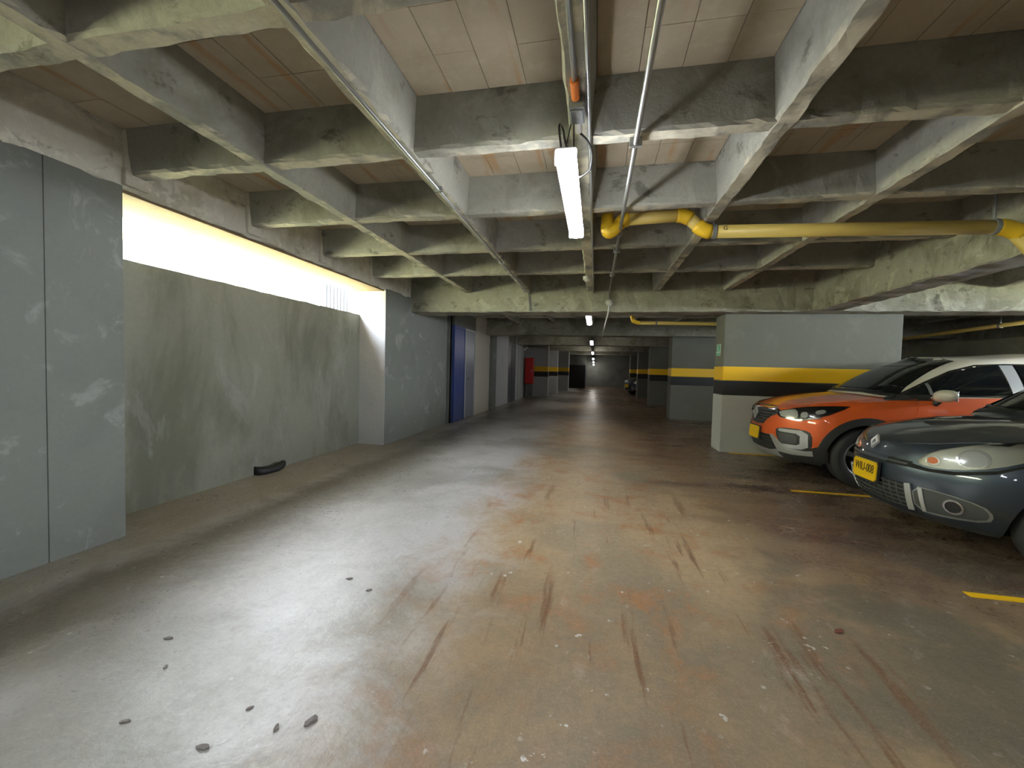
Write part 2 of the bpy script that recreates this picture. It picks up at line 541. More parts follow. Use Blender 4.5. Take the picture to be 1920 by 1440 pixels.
# ---- left side: stained recess wall below the opening, pillars either side
def wobble_wall(name, x, xb, y0, y1, z0, z1, mat):
    bm = bmesh.new()
    ny, nz = int((y1 - y0) / .12), 16
    g = [[bm.verts.new((x + .006 * noise.noise((j * .35, k * .6, 3)), y0 + (y1 - y0) * j / ny,
                        z0 + (z1 - z0) * k / nz + (.012 * noise.noise((j * .5, 9, 1)) if k == nz else 0))) for k in range(nz + 1)] for j in range(ny + 1)]
    bk = [[bm.verts.new((xb, y0 + (y1 - y0) * j / ny, zz)) for zz in (z0, z1)] for j in range(ny + 1)]
    for j in range(ny):
        for k in range(nz):
            bm.faces.new((g[j][k], g[j + 1][k], g[j + 1][k + 1], g[j][k + 1]))
        bm.faces.new((g[j][nz], g[j + 1][nz], bk[j + 1][1], bk[j][1]))
        bm.faces.new((bk[j][1], bk[j + 1][1], bk[j + 1][0], bk[j][0]))
    bmesh.ops.recalc_face_normals(bm, faces=bm.faces)
    return obj(name, bm, mat)
struct(wobble_wall('wall_left', -3.80, -3.98, 2.30, 6.25, -.02, 2.11, M['wall']))
struct(wobble_wall('wall_left', -3.80, -3.98, -4.0, .75, -.02, 2.11, M['wall']))

p1 = struct(box('wall_left_pillar', -3.98, XW, 1.955, 2.39, -.01, 2.53, M['pillar'], None, .006))
box('panel', -3.98, XW - .002, .72, 1.9535, -.01, 2.53, M['pillar'], p1, .006)
p2 = struct(box('wall_left_pillar', -3.98, XW, 6.18, 9.05, -.01, ZB + .26, M['pillar'], None, .006))
box('painted_return', -3.97, XW - .004, 6.172, 6.19, 0, 2.515, M['pale'], p2)  # return face made paler, its colour standing in for the strong daylight there
bm = bmesh.new()
bx(bm, -3.98, XW - .02, -8, -4.0, 0, ZS)
struct(obj('wall_left', bm, M['pillar']))

# left hand wall of the aisle beyond, with its doors
struct(box('wall_left_far', -4.1, -3.62, 6.3, 34, 0, ZS, M['dark_wall']))
struct(box('wall_left_far', -3.62, -3.27, 9.0, 10.9, 0, ZS, M['dark_wall']))
struct(box('wall_left_far', -3.62, -3.27, 15.1, 16.65, 0, ZS, M['dark_wall']))
struct(box('wall_left_far', -3.6, -3.27, 9.02, 9.12, 0, ZS, M['pale']))
wl = struct(box('wall_left_far', -3.6, -3.20, 10.82, 12.35, 0, ZS, M['cream']))
box('pilaster', -3.6, -3.10, 12.35, 12.85, 0, ZS, M['pillar'], wl)
struct(box('wall_left_far', -3.6, -3.20, 12.85, 15.15, 0, ZS, M['pale']))
wl2 = struct(box('wall_left_far', -3.6, -3.20, 16.6, 18.7, 0, ZS, M['pale']))
box('pilaster', -3.6, -3.13, 17.0, 17.25, 0, ZB, M['pale'], wl2)
box('pilaster', -3.6, -3.13, 17.7, 17.9, 0, ZB, M['pale'], wl2)
w = struct(box('wall_left_far', -3.6, -3.2, 9.12, 10.82, 2.27, ZS, M['dark_wall']))
w = struct(box('wall_left_far', -3.6, -3.2, 15.15, 16.6, 2.27, ZS, M['dark_wall']))

def door(n, y0, y1, mat, frame_mat, knob=True, x=-3.24):
    bm = bmesh.new()
    bx(bm, x - .02, x + .04, y0, y0 + .055, 0, 2.27)
    bx(bm, x - .02, x + .04, y1 - .055, y1, 0, 2.27)
    bx(bm, x - .02, x + .04, y0 + .055, y1 - .055, 2.215, 2.27)
    d = struct(obj('door_%d' % n, bm, frame_mat))
    lf = box('door_leaf', x - .015, x + .034, y0 + .058, y1 - .058, .01, 2.212, mat, d, .003)
    bm = bmesh.new()
    yk = y0 + .13
    cyl(bm, (x + .05, yk, 1.0), (1, 0, 0), .012, .07, 10)
    bx(bm, x + .07, x + .085, yk - .012, yk + .11, .99, 1.012, .003)
    obj('door_handle', bm, M['chrome'], lf)
    bm = bmesh.new()
    cyl(bm, (x + .025, yk, 1.72), (1, 0, 0), .022, .02, 14)
    obj('lock', bm, M['cable'], lf)
    return d
door(1, 9.13, 9.93, M['door_blue'], M['door_blue'])
door(2, 9.95, 10.80, M['door_grey'], M['pale'])
door(3, 15.17, 15.86, M['door_dark'], M['door_dark'])
door(4, 15.88, 16.58, M['door_dark'], M['door_dark'])

def banded_pier(x0, x1, y0, y1, mat, label, group=None, ztop=ZB + .01, low='pier'):
    bm = bmesh.new()
    bx(bm, x0, x1, y0, y1, -.01, ztop, .012)
    o = obj('pillar', bm, mat)
    tag(o, label, 'pillar', group)
    e = .003
    for nm, z0, z1, mt in (('painted_base', 0, .95, M[low]), ('yellow_band', 1.19, 1.425, M['yellow']), ('black_band', .95, 1.19, M['black'])):
        bm = bmesh.new()
        bx(bm, x0 - e, x1 + e, y0 - e, y1 + e, z0, z1, .012)
        obj(nm, bm, mt, o)
    return o
banded_pier(2.06, 4.58, 7.41, 7.92, M['pier'], 'broad grey pillar with yellow and black bands directly behind the orange car', low='pier_low')
ords = ['second', 'third', 'fourth', 'fifth']
for k, y in enumerate((12.2, 16.9, 21.5, 26.2)):
    banded_pier(2.06, 4.58, y, y + .5, M['pier'], 'grey banded pillar on the right of the aisle, %s away from the camera' % ords[k], 'banded pillars along the right of the aisle')
for (x0, x1, y, w_) in ((-2.80, -2.17, 19.2, 'nearest'), (-2.46, -1.98, 22.0, 'middle'), (-2.32, -1.62, 25.6, 'farthest')):
    banded_pier(x0 - (.8 if y < 20 else .3), x1, y, y + .45, M['pale'], 'stepped grey banded wall end on the left of the aisle, %s of three' % w_, 'banded wall ends on the left of the aisle', ZS, 'pale')

struct(box('wall_left_far', -4.1, -3.2, 18.7, 34, 0, ZS, M['pale']))
we = struct(box('wall_end', -4.1, XR, 33.6, 34, 0, ZS, M['dark_wall']))
struct(box('wall_end_step', -2.9, -.70, 30.0, 30.4, 0, ZS, M['dark_wall']))
d5 = struct(box('door_5', -1.90, -.74, 29.95, 30.02, .0, 1.66, M['void']))  # near-black box, the shade inside the doorway put into its colour
box('door_frame', -1.96, -1.90, 29.93, 30.02, 0, 1.72, M['door_dark'], d5)
box('door_frame', -.74, -.68, 29.93, 30.02, 0, 1.72, M['door_dark'], d5)
wr = struct(box('wall_right', XR - .02, XR + .2, YB, YE, 0, 1.97, M['dark_wall']))
box('lintel', XR - .02, XR + .2, YB, YE, 2.35, ZS, M['beam'], wr)
box('wall_post', XR - .02, XR + .2, YB, -2.0, 1.97, 2.35, M['beam'], wr)
box('wall_post', XR - .02, XR + .2, 7.0, YE, 1.97, 2.35, M['beam'], wr)
struct(box('wall_back', -4.1, XR, YB - .2, YB, 0, ZS, M['pillar']))
struct(box('ground_right', XR + .2, 24, -14, 20, .8, 1.1, M['bank']))

# ---- outside, seen through the opening: pale sunlit bank, and a louvred panel on it
bm = bmesh.new()
nx, ny = 26, 60
gr = []
for i in range(nx + 1):
    row = []
    for j in range(ny + 1):
        u = i / nx
        x = -4.15 - 9.0 * u
        y = -9 + 26 * j / ny
        z = 1.55 + 2.5 * min(1, max(0, (u - .10) / .32)) ** 1.2 + .22 * noise.noise((x * .9, y * .9, 0)) * min(1, u * 6) + .08 * noise.noise((x * 4, y * 4, 2)) * min(1, u * 6)
        row.append(bm.verts.new((x, y, z)))
    gr.append(row)
for i in range(nx):
    for j in range(ny):
        bm.faces.new((gr[i][j], gr[i][j + 1], gr[i + 1][j + 1], gr[i + 1][j]))
bmesh.ops.recalc_face_normals(bm, faces=bm.faces)
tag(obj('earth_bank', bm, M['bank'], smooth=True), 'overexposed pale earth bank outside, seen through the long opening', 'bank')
lv = empty('louvred_panel', (-6.0, 9.0, 2.3))
tag(lv, 'grey louvred panel outside at the far end of the bright opening', 'panel')
box('frame', -6.06, -6.03, 8.25, 9.45, 2.45, 3.25, M['louvre'], lv)
for k in range(9):
    box('slat', -6.03, -5.98, 8.28 + k * .13, 8.36 + k * .13, 2.47, 3.23, M['louvre'], lv)

# floor lines
for k, (y, w_) in enumerate(((5.18, .05), (2.97, .06))):
    bm = bmesh.new()
    bx(bm, 2.21 if k == 0 else 2.25, 6.9, y - w_ / 2, y + w_ / 2, .0005, .004)
    o = obj('bay_line', bm, M['yellow'])
    tag(o, ('thin yellow bay line on the floor between the two parked cars', 'yellow bay line on the floor nearest the camera, at the right edge')[k], 'line')
bm = bmesh.new(); bx(bm, 2.20, 6.9, 7.33, 7.40, .0005, .004)
tag(obj('bay_line', bm, M['yellow']), 'yellow bay line along the foot of the broad banded pillar', 'line')

# ------------------------------------------------------------------ LED lamps
def led(y0, y1, x, z, label, wires=True, tube_mat='led'):
    t = empty('led_batten', (x, (y0 + y1) / 2, z))
    tag(t, label, 'lamp', 'LED battens in a row over the aisle')
    n = 12
    bm = bmesh.new()
    # diffuser: half round trough open at the top
    rings = []
    for yy in (y0 + .03, y1 - .03):
        rings.append([bm.verts.new((x + .053 * math.cos(PI * .86 + PI * 1.28 * k / n), yy, z + .052 * math.sin(PI * .86 + PI * 1.28 * k / n))) for k in range(n + 1)])
    for k in range(n):
        bm.faces.new((rings[0][k], rings[0][k + 1], rings[1][k + 1], rings[1][k]))
    bm.faces.new(rings[0]); bm.faces.new(rings[1][::-1])
    bmesh.ops.recalc_face_normals(bm, faces=bm.faces)
    obj('diffuser', bm, M[tube_mat], t, True)
    bm = bmesh.new()
    bx(bm, x - .05, x + .05, y0 + .02, y1 - .02, z + .024, z + .045, .006)
    obj('housing', bm, M['white_pl'], t)
    for yy in (y0, y1 - .035):
        bm = bmesh.new()
        bx(bm, x - .055, x + .055, yy + .008, yy + .028, z - .045, z + .036, .01)
        obj('end_cap', bm, M['led_end'], t)
    if wires:
        for yy in (y0 + .16, y1 - .16):
            bm = bmesh.new()
            zt = ZR + .03 if y1 < 12 else ZS + .01
            tube(bm, [(x - .03, yy, z + .03), (x + .02, yy, zt)], .004, 6)
            tube(bm, [(x + .03, yy, z + .03), (x + .025, yy, zt)], .004, 6)
            obj('hanger', bm, M['cable'], t)
    return t
L1 = led(2.09, 3.28, -.18, 2.36, 'bright LED batten nearest the camera, hung under the middle rib')
tube_obj('cable', arc((-.20, 2.06, 2.38), (-.23, 2.10, 2.56), (-.21, 2.2, 2.55), 8) + arc((-.205, 2.21, 2.54), (-.19, 2.2, 2.44), (-.16, 2.12, 2.39), 6), .006, M['cable'], L1, 6)
for k, (y, z, w_) in enumerate(((8.9, 2.36, 'second'), (15.3, 2.29, 'third'), (21, 2.16, 'fourth'), (26, 2.01, 'fifth'), (30, 1.89, 'sixth'), (32.8, 1.75, 'seventh'))):
    led(y - .62, y + .62, -.17, z, 'glowing LED batten far down the aisle, %s from the camera' % w_, tube_mat='led_far')
led(-4.2 + .9, -4.2 + 2.15, -.18, 2.36, 'LED batten over the aisle behind the camera')  # unseen batten continuing the row, added for light from behind the camera
led(-7.2, -5.95, -.18, 2.36, 'LED batten over the aisle well behind the camera, by the back wall')  # second unseen batten, added for the same light from behind

# ------------------------------------------------------------------ conduits, boxes, detectors
c1 = tube_obj('conduit', [(-1.17, -3.3, 2.592), (-1.17, 7.05, 2.592), (-1.17, 7.08, 2.56), (-1.14, 7.085, 2.30)], .011, M['galv'])
tag(c1, 'thin galvanised conduit running along the left middle ceiling rib', 'conduit')
for yy in (.8, 2.9, 5.0):
    bm = bmesh.new(); bx(bm, -1.20, -1.14, yy, yy + .025, 2.575, 2.615, .004)
    obj('clip', bm, M['galv'], c1)
c2 = tube_obj('conduit', [(-.14, -3.3, 2.592), (-.135, 1.98, 2.592)], .012, M['galv'])
tag(c2, 'thin conduit feeding the grey junction box above the near lamp', 'conduit')
bm = bmesh.new()
cyl(bm, (-.135, 1.97, 2.59), (0, 1, 0), .020, .12, 14)
obj('coupling', bm, M['orange_pl'], c2)
c3 = tube_obj('conduit', [(-.075, -3.3, 2.588), (-.075, 7.07, 2.588)], .010, M['galv'])
tag(c3, 'pale conduit along the middle rib beside the near lamp', 'conduit')
jb = empty('junction_box', (-.13, 2.11, 2.585))
tag(jb, 'small grey junction box with a white plug above the near lamp', 'box')
bm = bmesh.new(); bx(bm, -.17, -.092, 2.04, 2.18, 2.55, 2.612, .008)
obj('body', bm, M['grey_box'], jb)
bm = bmesh.new(); bx(bm, -.162, -.10, 2.055, 2.165, 2.542, 2.551, .004)
obj('lid', bm, M['grey_box'], jb)
bm = bmesh.new(); cyl(bm, (-.13, 2.21, 2.565), (0, 1, -.3), .018, .08, 12)
obj('plug', bm, M['white_pl'], jb)
tube_obj('lead', arc((-.13, 2.25, 2.55), (-.04, 2.27, 2.50), (-.06, 2.34, 2.42), 8) + arc((-.065, 2.36, 2.405), (-.09, 2.39, 2.39), (-.13, 2.40, 2.385), 4), .006, M['cable'], jb, 6)

c4 = tube_obj('conduit', [(.19, -3.3, 2.58), (.175, 4.6, 2.58), (.18, 6.98, 2.58)], .0145, M['galv'])
tag(c4, 'galvanised conduit crossing under the ribs to the right of the near lamp', 'conduit')
bm = bmesh.new(); cyl(bm, (.178, 4.05, 2.58), (0, 1, 0), .026, .07, 12)
obj('coupling', bm, M['galv'], c4)
for y in (.36, 2.47, 4.61, 5.76):
    bm = bmesh.new(); bx(bm, .145, .215, y - .012, y + .012, 2.562, 2.62, .004)
    obj('clip', bm, M['galv'], c4)
dv = empty('detector', (.18, 7.07, 2.43))
tag(dv, 'round white detector on the cross beam where a conduit drops', 'detector')
bm = bmesh.new(); bmesh.ops.create_uvsphere(bm, u_segments=18, v_segments=10, radius=.055)
for v in bm.verts: v.co = Vector((.18 + v.co.x, 7.045 + v.co.y * .7, 2.43 + v.co.z))
obj('body', bm, M['white_pl'], dv, True)
bm = bmesh.new(); cyl(bm, (.18, 7.09, 2.43), (0, 1, 0), .062, .03, 18)
obj('base', bm, M['white_pl'], dv)
tube_obj('cable', [(.18, 7.06, 2.58), (.18, 7.06, 2.48)], .012, M['galv'], dv, 8)
c5 = tube_obj('conduit', [(.178, 7.08, 2.40), (.17, 7.085, 2.26), (.165, 7.64, 2.25), (.15, 11.85, 2.25)], .011, M['white_pl'])
tag(c5, 'pale conduit continuing from the white detector under the cross beam', 'conduit')
pv = empty('detector', (-.165, 5.9, 2.58))
tag(pv, 'small white ceiling detector on the middle rib beyond the near lamp', 'detector')
bm = bmesh.new(); cyl(bm, (-.155, 5.93, 2.585), (0, 0, 1), .06, .045, 20)
obj('base', bm, M['white_pl'], pv)
bm = bmesh.new(); bmesh.ops.create_uvsphere(bm, u_segments=16, v_segments=8, radius=.048)
for v in bm.verts: v.co = Vector((-.155 + v.co.x, 5.93 + v.co.y, 2.56 + v.co.z * .6))
obj('dome', bm, M['white_pl'], pv, True)

# yellow gas pipe
R = .054
gp = empty('gas_pipe', (1.5, 3.9, 2.5))
tag(gp, 'yellow painted pipe with bends running above the two cars', 'pipe')
Yp = 3.93
tube_obj('pipe', [(.73, Yp, 2.69), (.24, Yp, 2.672)], R, M['pipe'], gp, 16)
tube_obj('pipe', [(.94, Yp, 2.535), (3.04, Yp, 2.49)], R, M['pipe'], gp, 16)
tube_obj('pipe', [(.75, Yp, 2.672), (.865, Yp, 2.565)], R, M['pipe'], gp, 16)
tube_obj('elbow', [(.06, Yp, 2.72)] + arc((.06, Yp, 2.60), (.06, Yp, 2.535), (.115, Yp, 2.575), 6) + [(.19, Yp, 2.655)], R * 1.04, M['pipe_fit'], gp, 16)
tube_obj('elbow', [(.17, Yp, 2.635)] + arc((.18, Yp, 2.65), (.205, Yp, 2.672), (.25, Yp, 2.672), 5), R * 1.1, M['pipe_fit'], gp, 16)
tube_obj('elbow', arc((.66, Yp, 2.688), (.72, Yp, 2.69), (.775, Yp, 2.65), 6), R * 1.14, M['pipe_fit'], gp, 16)
tube_obj('elbow', arc((.83, Yp, 2.597), (.885, Yp, 2.54), (.945, Yp, 2.535), 6), R * 1.14, M['pipe_fit'], gp, 16)
tube_obj('elbow', arc((3.0, Yp, 2.49), (3.09, Yp, 2.49), (3.16, Yp - .02, 2.42), 6), R * 1.14, M['pipe_fit'], gp, 16)
tube_obj('pipe', [(3.13, Yp - .01, 2.44), (3.30, Yp - .04, 2.20), (3.42, Yp - .04, 2.14), (4.6, Yp - .04, 2.10)], R, M['pipe'], gp, 16)
bm = bmesh.new(); cyl(bm, (.968, Yp, 2.534), (1, 0, -.02), R * 1.16, .03, 18)
tube(bm, [(.968, Yp, 2.59), (.968, Yp, ZR + .02)], .008, 6)
obj('pipe_clamp', bm, M['grey_box'], gp)
bm = bmesh.new(); cyl(bm, (2.99, Yp, 2.491), (1, 0, -.02), R * 1.16, .03, 18)
tube(bm, [(2.99, Yp, 2.55), (2.99, Yp, ZR + .25)], .008, 6)
obj('pipe_clamp', bm, M['grey_box'], gp)

def text_mesh(txt, size, depth, mat, name, parent, mw):
    cu = bpy.data.curves.new(name, 'FONT')
    cu.body = txt
    cu.size = size
    cu.extrude = depth
    cu.align_x = 'CENTER'
    cu.align_y = 'CENTER'
    to = bpy.data.objects.new(name, cu)
    COL.objects.link(to)
    bpy.context.view_layer.update()
    me = bpy.data.meshes.new_from_object(to.evaluated_get(bpy.context.evaluated_depsgraph_get()))
    bpy.data.objects.remove(to)
    me.transform(mw)
    me.materials.clear()
    o = link_mesh(name, me, mat, parent)
    return o
FRONT = Matrix.Rotation(PI / 2, 4, 'X')                        # text facing -Y
LEFT = Matrix.Rotation(-PI / 2, 4, 'Z') @ FRONT                # text facing -X
text_mesh('G', .05, .001, M['ink'], 'lettering', gp, gp.matrix_basis.inverted() @ Matrix.Translation((1.05, Yp - R + .0005, 2.545)) @ FRONT)

g2 = empty('gas_pipe', (1.5, 8.3, 2.2))
tag(g2, 'thin yellow pipe beyond the cross beam, left of the broad banded pillar', 'pipe')
tube_obj('pipe', [(.76, 8.3, 2.235), (4.4, 8.3, 2.19)], .032, M['pipe'], g2, 12)
tube_obj('elbow', [(.64, 8.3, 2.40), (.67, 8.3, 2.29)] + arc((.68, 8.3, 2.27), (.72, 8.3, 2.235), (.80, 8.3, 2.235), 5), .036, M['pipe_fit'], g2, 12)
for xx in (1.1, 2.9):
    bm = bmesh.new(); cyl(bm, (xx, 8.3, 2.227), (1, 0, 0), .042, .03, 14); tube(bm, [(xx, 8.3, 2.26), (xx, 8.3, ZS + .01)], .006, 6)
    obj('pipe_clamp', bm, M['grey_box'], g2)
g3 = empty('gas_pipe', (6.5, 9, 2.2))
tag(g3, 'yellow pipe in the dark bay to the right of the broad banded pillar', 'pipe')
tube_obj('pipe', [(6.5, 7.7, 2.225), (6.5, 11.9, 2.12)], .035, M['pipe'], g3, 12)
tube_obj('elbow', [(6.5, 7.72, 2.225), (6.5, 7.66, 2.25), (6.5, 7.64, 2.31)], .04, M['pipe_fit'], g3, 12)
for yy in (8.3, 10.9):
    bm = bmesh.new(); cyl(bm, (6.5, yy, 2.225 - (yy - 7.7) * .025), (0, 1, 0), .044, .03, 14); tube(bm, [(6.5, yy, 2.2), (6.5, yy, ZS + .01)], .006, 6)
    obj('pipe_clamp', bm, M['grey_box'], g3)
struct(box('wall_right_low', 6.75, 6.95, 7.7, 12.1, 0, 2.02, M['dark_wall']))

# ------------------------------------------------------------------ small wall things
es = empty('exit_sign', (2.05, 7.66, 1.70))
tag(es, 'small green and white emergency sign on the edge of the broad pillar', 'sign')
box('board', 2.045, 2.0575, 7.56, 7.78, 1.60, 1.80, M['sign_white'], es, .002)
box('panel', 2.042, 2.046, 7.57, 7.77, 1.675, 1.79, M['green'], es)
box('panel', 2.042, 2.046, 7.57, 7.77, 1.61, 1.655, M['green'], es)
bm = bmesh.new()
cyl(bm, (2.0405, 7.69, 1.772), (1, 0, 0), .011, .003, 12)
for (ya, za, yb, zb_, w_) in ((7.69, 1.758, 7.672, 1.722, .009), (7.672, 1.722, 7.700, 1.700, .007), (7.70, 1.70, 7.694, 1.68, .006), (7.672, 1.722, 7.655, 1.705, .007), (7.655, 1.705, 7.632, 1.70, .006), (7.688, 1.752, 7.708, 1.738, .005), (7.684, 1.75, 7.662, 1.742, .005)):
    tube(bm, [(2.0405, ya, za), (2.0405, yb, zb_)], w_ * .8, 6)
obj('pictogram', bm, M['sign_white'], es)

em = empty('emergency_light', (-3.17, 18.6, 2.2))
tag(em, 'small white twin spot emergency light high on the far left wall', 'lamp')
box('body', -3.2, -3.12, 18.50, 18.66, 2.12, 2.22, M['white_pl'], em, .01)
for s in (-1, 1):
    bm = bmesh.new(); cyl(bm, (-3.08, 18.58 + s * .1, 2.25), (1, -.4, -.3), .045, .07, 14, .03)
    obj('spot', bm, M['white_pl'], em)

hc = empty('hose_cabinet', (-2.9, 18.55, 1.22))
tag(hc, 'tall red fire hose cabinet on the left at the far end of the wall', 'cabinet')
box('cabinet_body', -3.12, -2.74, 18.42, 18.69, .63, 1.80, M['red'], hc, .008)
box('cabinet_door', -3.09, -2.77, 18.40, 18.425, .66, 1.77, M['red'], hc, .004)
box('cabinet_handle', -2.82, -2.80, 18.385, 18.405, 1.15, 1.27, M['silver'], hc)
box('stand', -3.02, -2.80, 18.5, 18.68, 0, .63, M['dark_wall'], hc)

# scrap of black rubber at the foot of the stained wall
bm = bmesh.new()
path = [(-3.775, 4.04, .05), (-3.745, 4.10, .042), (-3.72, 4.18, .037), (-3.70, 4.26, .043), (-3.695, 4.34, .062), (-3.70, 4.39, .078)]
rings = []
for i, p in enumerate(path):
    h = (.05, .046, .040, .038, .040, .03)[i]
    wv = (.045, .048, .045, .042, .04, .03)[i]
    p = Vector(p)
    rings.append([bm.verts.new(p + Vector((a * wv, 0, b * h))) for a, b in ((-.8, -.9), (.9, -.95), (1.0, .1), (.6, .8), (-.5, 1.0), (-1, .2))])
for a, b in zip(rings, rings[1:]):
    for k in range(6):
        bm.faces.new((a[k], a[(k + 1) % 6], b[(k + 1) % 6], b[k]))
bm.faces.new(rings[0][::-1]); bm.faces.new(rings[-1])
zmin = min(v.co.z for v in bm.verts)
for v in bm.verts: v.co.z = max(v.co.z, .002) if v.co.z < .012 else v.co.z
bmesh.ops.recalc_face_normals(bm, faces=bm.faces)
tag(obj('rubber_scrap', bm, M['rubber'], None, True), 'bent black rubber scrap lying at the foot of the stained wall', 'scrap')

# dry leaf scraps on the pale part of the floor
LEAF = ['upper left one of two dark leaf scraps where pale floor meets tan floor', None,
        'uppermost dark scrap of the left hand group on the pale floor', 'tiny dark scrap just below the uppermost one of the left hand group',
        'leftmost dark leaf scrap low on the pale glossy floor', 'small dark scrap on the bright streak, upper left of the largest scrap',
        'dark leaf scrap at the bottom of the bright floor streak', 'tiny dark scrap close beside the left of the largest scrap',
        'tiny right one of two dark scraps at the edge of the tan floor']
base = None
for k, (x, y, s, a) in enumerate(((-1.42, 2.23, .022, .3), (-.97, 1.29, .034, 1.1), (-1.91, 1.54, .022, .2), (-1.74, 1.39, .016, 2.0), (-1.61, 1.14, .020, .4), (-1.23, 1.29, .013, .9), (-1.25, 1.12, .026, .1), (-1.07, 1.24, .022, 1.7), (-1.24, 2.14, .02, .6), (1.26, 2.36, .035, .5))):
    bm = bmesh.new()
    out = [(-1, 0, .05), (-.5, .35, .16), (.1, .42, .10), (.6, .28, .22), (1, .05, .12), (.5, -.3, .05), (-.1, -.38, .18), (-.6, -.25, .08)]
    rr = random.Random(k)
    top = [bm.verts.new((u * s * rr.uniform(.7, 1.1), v * s * rr.uniform(.6, 1.3), w * s + .004)) for u, v, w in out]
    bot = [bm.verts.new((v.co.x, v.co.y, .001)) for v in top]
    bm.faces.new(top)
    bm.faces.new(bot[::-1])
    for i in range(8):
        bm.faces.new((top[i], bot[i], bot[(i + 1) % 8], top[(i + 1) % 8]))
    bmesh.ops.recalc_face_normals(bm, faces=bm.faces)
    me = bpy.data.meshes.new('dry_leaf'); bm.to_mesh(me); bm.free()
    o = link_mesh('dry_leaf', me, M['leaf_red'] if k == 9 else M['leaf'])
    o.location = (x, y, 0); o.rotation_euler = (0, 0, a)
    if k == 1:
        tag(o, 'largest dark leaf scrap, near the bottom of the photo on pale floor', 'leaf')
    elif k == 9:
        tag(o, 'small reddish brown scrap alone on the bare floor in front of the dark car', 'leaf')
    else:
        tag(o, LEAF[k], 'leaf', 'leaf scraps on the pale floor')

# ------------------------------------------------------------------ cars
def smooth_interp(xs, ys):
    xs, ys = np.array(xs, float), np.array(ys, float)
    d = np.diff(ys) / np.diff(xs)
    m = np.zeros_like(xs)
    m[0], m[-1] = d[0], d[-1]
    for i in range(1, len(xs) - 1):
        m[i] = 0 if d[i - 1] * d[i] <= 0 else 2 * d[i - 1] * d[i] / (d[i - 1] + d[i])
    def f(x):
        x = min(max(x, xs[0]), xs[-1])
        i = min(len(xs) - 2, max(0, int(np.searchsorted(xs, x) - 1)))
        h = xs[i + 1] - xs[i]
        t = (x - xs[i]) / h
        return float((2 * t**3 - 3 * t**2 + 1) * ys[i] + (t**3 - 2 * t**2 + t) * h * m[i] + (-2 * t**3 + 3 * t**2) * ys[i + 1] + (t**3 - t**2) * h * m[i + 1])
    return f
def tab(*pairs):
    return smooth_interp([p[0] for p in pairs], [p[1] for p in pairs])

def half_plan(xn, xt, w, af, nf, ar, nr, side, n1=26, n2=34, n3=14):
    pts = []
    for i in range(n1):
        th = (PI / 2) * i / n1
        x = xn + af * (1 - math.cos(th) ** (2 / nf))
        y = w * math.sin(th) ** (2 / nf) if i else 0.0
        pts.append((x, y))
    xa, xb = xn + af, xt - ar
    for i in range(n2):
        pts.append((xa + (xb - xa) * i / n2, w))
    for i in range(n3 + 1):
        th = (PI / 2) * (1 - i / n3)
        x = xt - ar * (1 - max(0, math.cos(th)) ** (2 / nr))
        y = w * math.sin(th) ** (2 / nr) if i < n3 else 0.0
        pts.append((x, y))
    return [(x, y * side(x)) for x, y in pts]

def shell(P, low=True):
    """closed body shell (low=True) or greenhouse (low=False) as a bmesh in car space, nose at x=0, y across"""
    bm = bmesh.new()
    NV = 18 if low else 12
    ref = None
    rows = []
    for k in range(NV + 1):
        v = k / NV
        row = []
        if ref is None:
            zr = P['zref']
            ref = half_plan(P['nose'](zr), P['tail'](zr), P['w'](zr), P['af'], P['nf'], P['ar'], P['nr'], P['side'])
        for i, (xr, yr) in enumerate(ref):
            zb, zt = P['zb'](xr), P['zt'](xr)
            z = zb + (zt - zb) * v
            q = half_plan(P['nose'](z), P['tail'](z), P['w'](z), P['af'], P['nf'], P['ar'], P['nr'], P['side'])[i]
            y = q[1]
            if 'flare' in P:
                y = y + P['flare'](q[0], z) * (1 if y > .5 else 0)
            row.append(Vector((q[0], y, z)))
        rows.append(row)
    n = len(ref)
    L = [[bm.verts.new(p) for p in row] for row in rows]
    Rr = [[bm.verts.new((p.x, -p.y, p.z)) if 0 < i < n - 1 else L[k][i] for i, p in enumerate(row)] for k, row in enumerate(rows)]
    for k in range(NV):
        for i in range(n - 1):
            bm.faces.new((L[k][i], L[k][i + 1], L[k + 1][i + 1], L[k + 1][i]))
            bm.faces.new((Rr[k][i + 1], Rr[k][i], Rr[k + 1][i], Rr[k + 1][i + 1]))
    for kk, crown in ((NV, P['crown']), (0, None)):
        NS = 9
        prev = None
        for i in range(n):
            a, b = L[kk][i], Rr[kk][i]
            if i in (0, n - 1):
                line = [a]
            else:
                line = [a]
                for j in range(1, 2 * NS):
                    s = 1 - j / NS
                    c = crown(a.co.x) * (1 - abs(s) ** P['cp']) if crown else 0
                    line.append(bm.verts.new((a.co.x, a.co.y * s, a.co.z + c)))
                line.append(b)
            if prev is not None:
                if len(prev) == 1:
                    for j in range(len(line) - 1):
                        bm.faces.new((prev[0], line[j], line[j + 1]))
                elif len(line) == 1:
                    for j in range(len(prev) - 1):
                        bm.faces.new((prev[j], line[0], prev[j + 1]))
                else:
                    for j in range(len(line) - 1):
                        bm.faces.new((prev[j], line[j], line[j + 1], prev[j + 1]))
            prev = line
    bmesh.ops.recalc_face_normals(bm, faces=bm.faces)
    return bm

def chaikin(pts, n):
    for _ in range(n):
        out = []
        for i in range(len(pts)):
            a, b = Vector(pts[i]), Vector(pts[(i + 1) % len(pts)])
            out += [a * .75 + b * .25, a * .25 + b * .75]
        pts = out
    return [tuple(p) for p in pts]

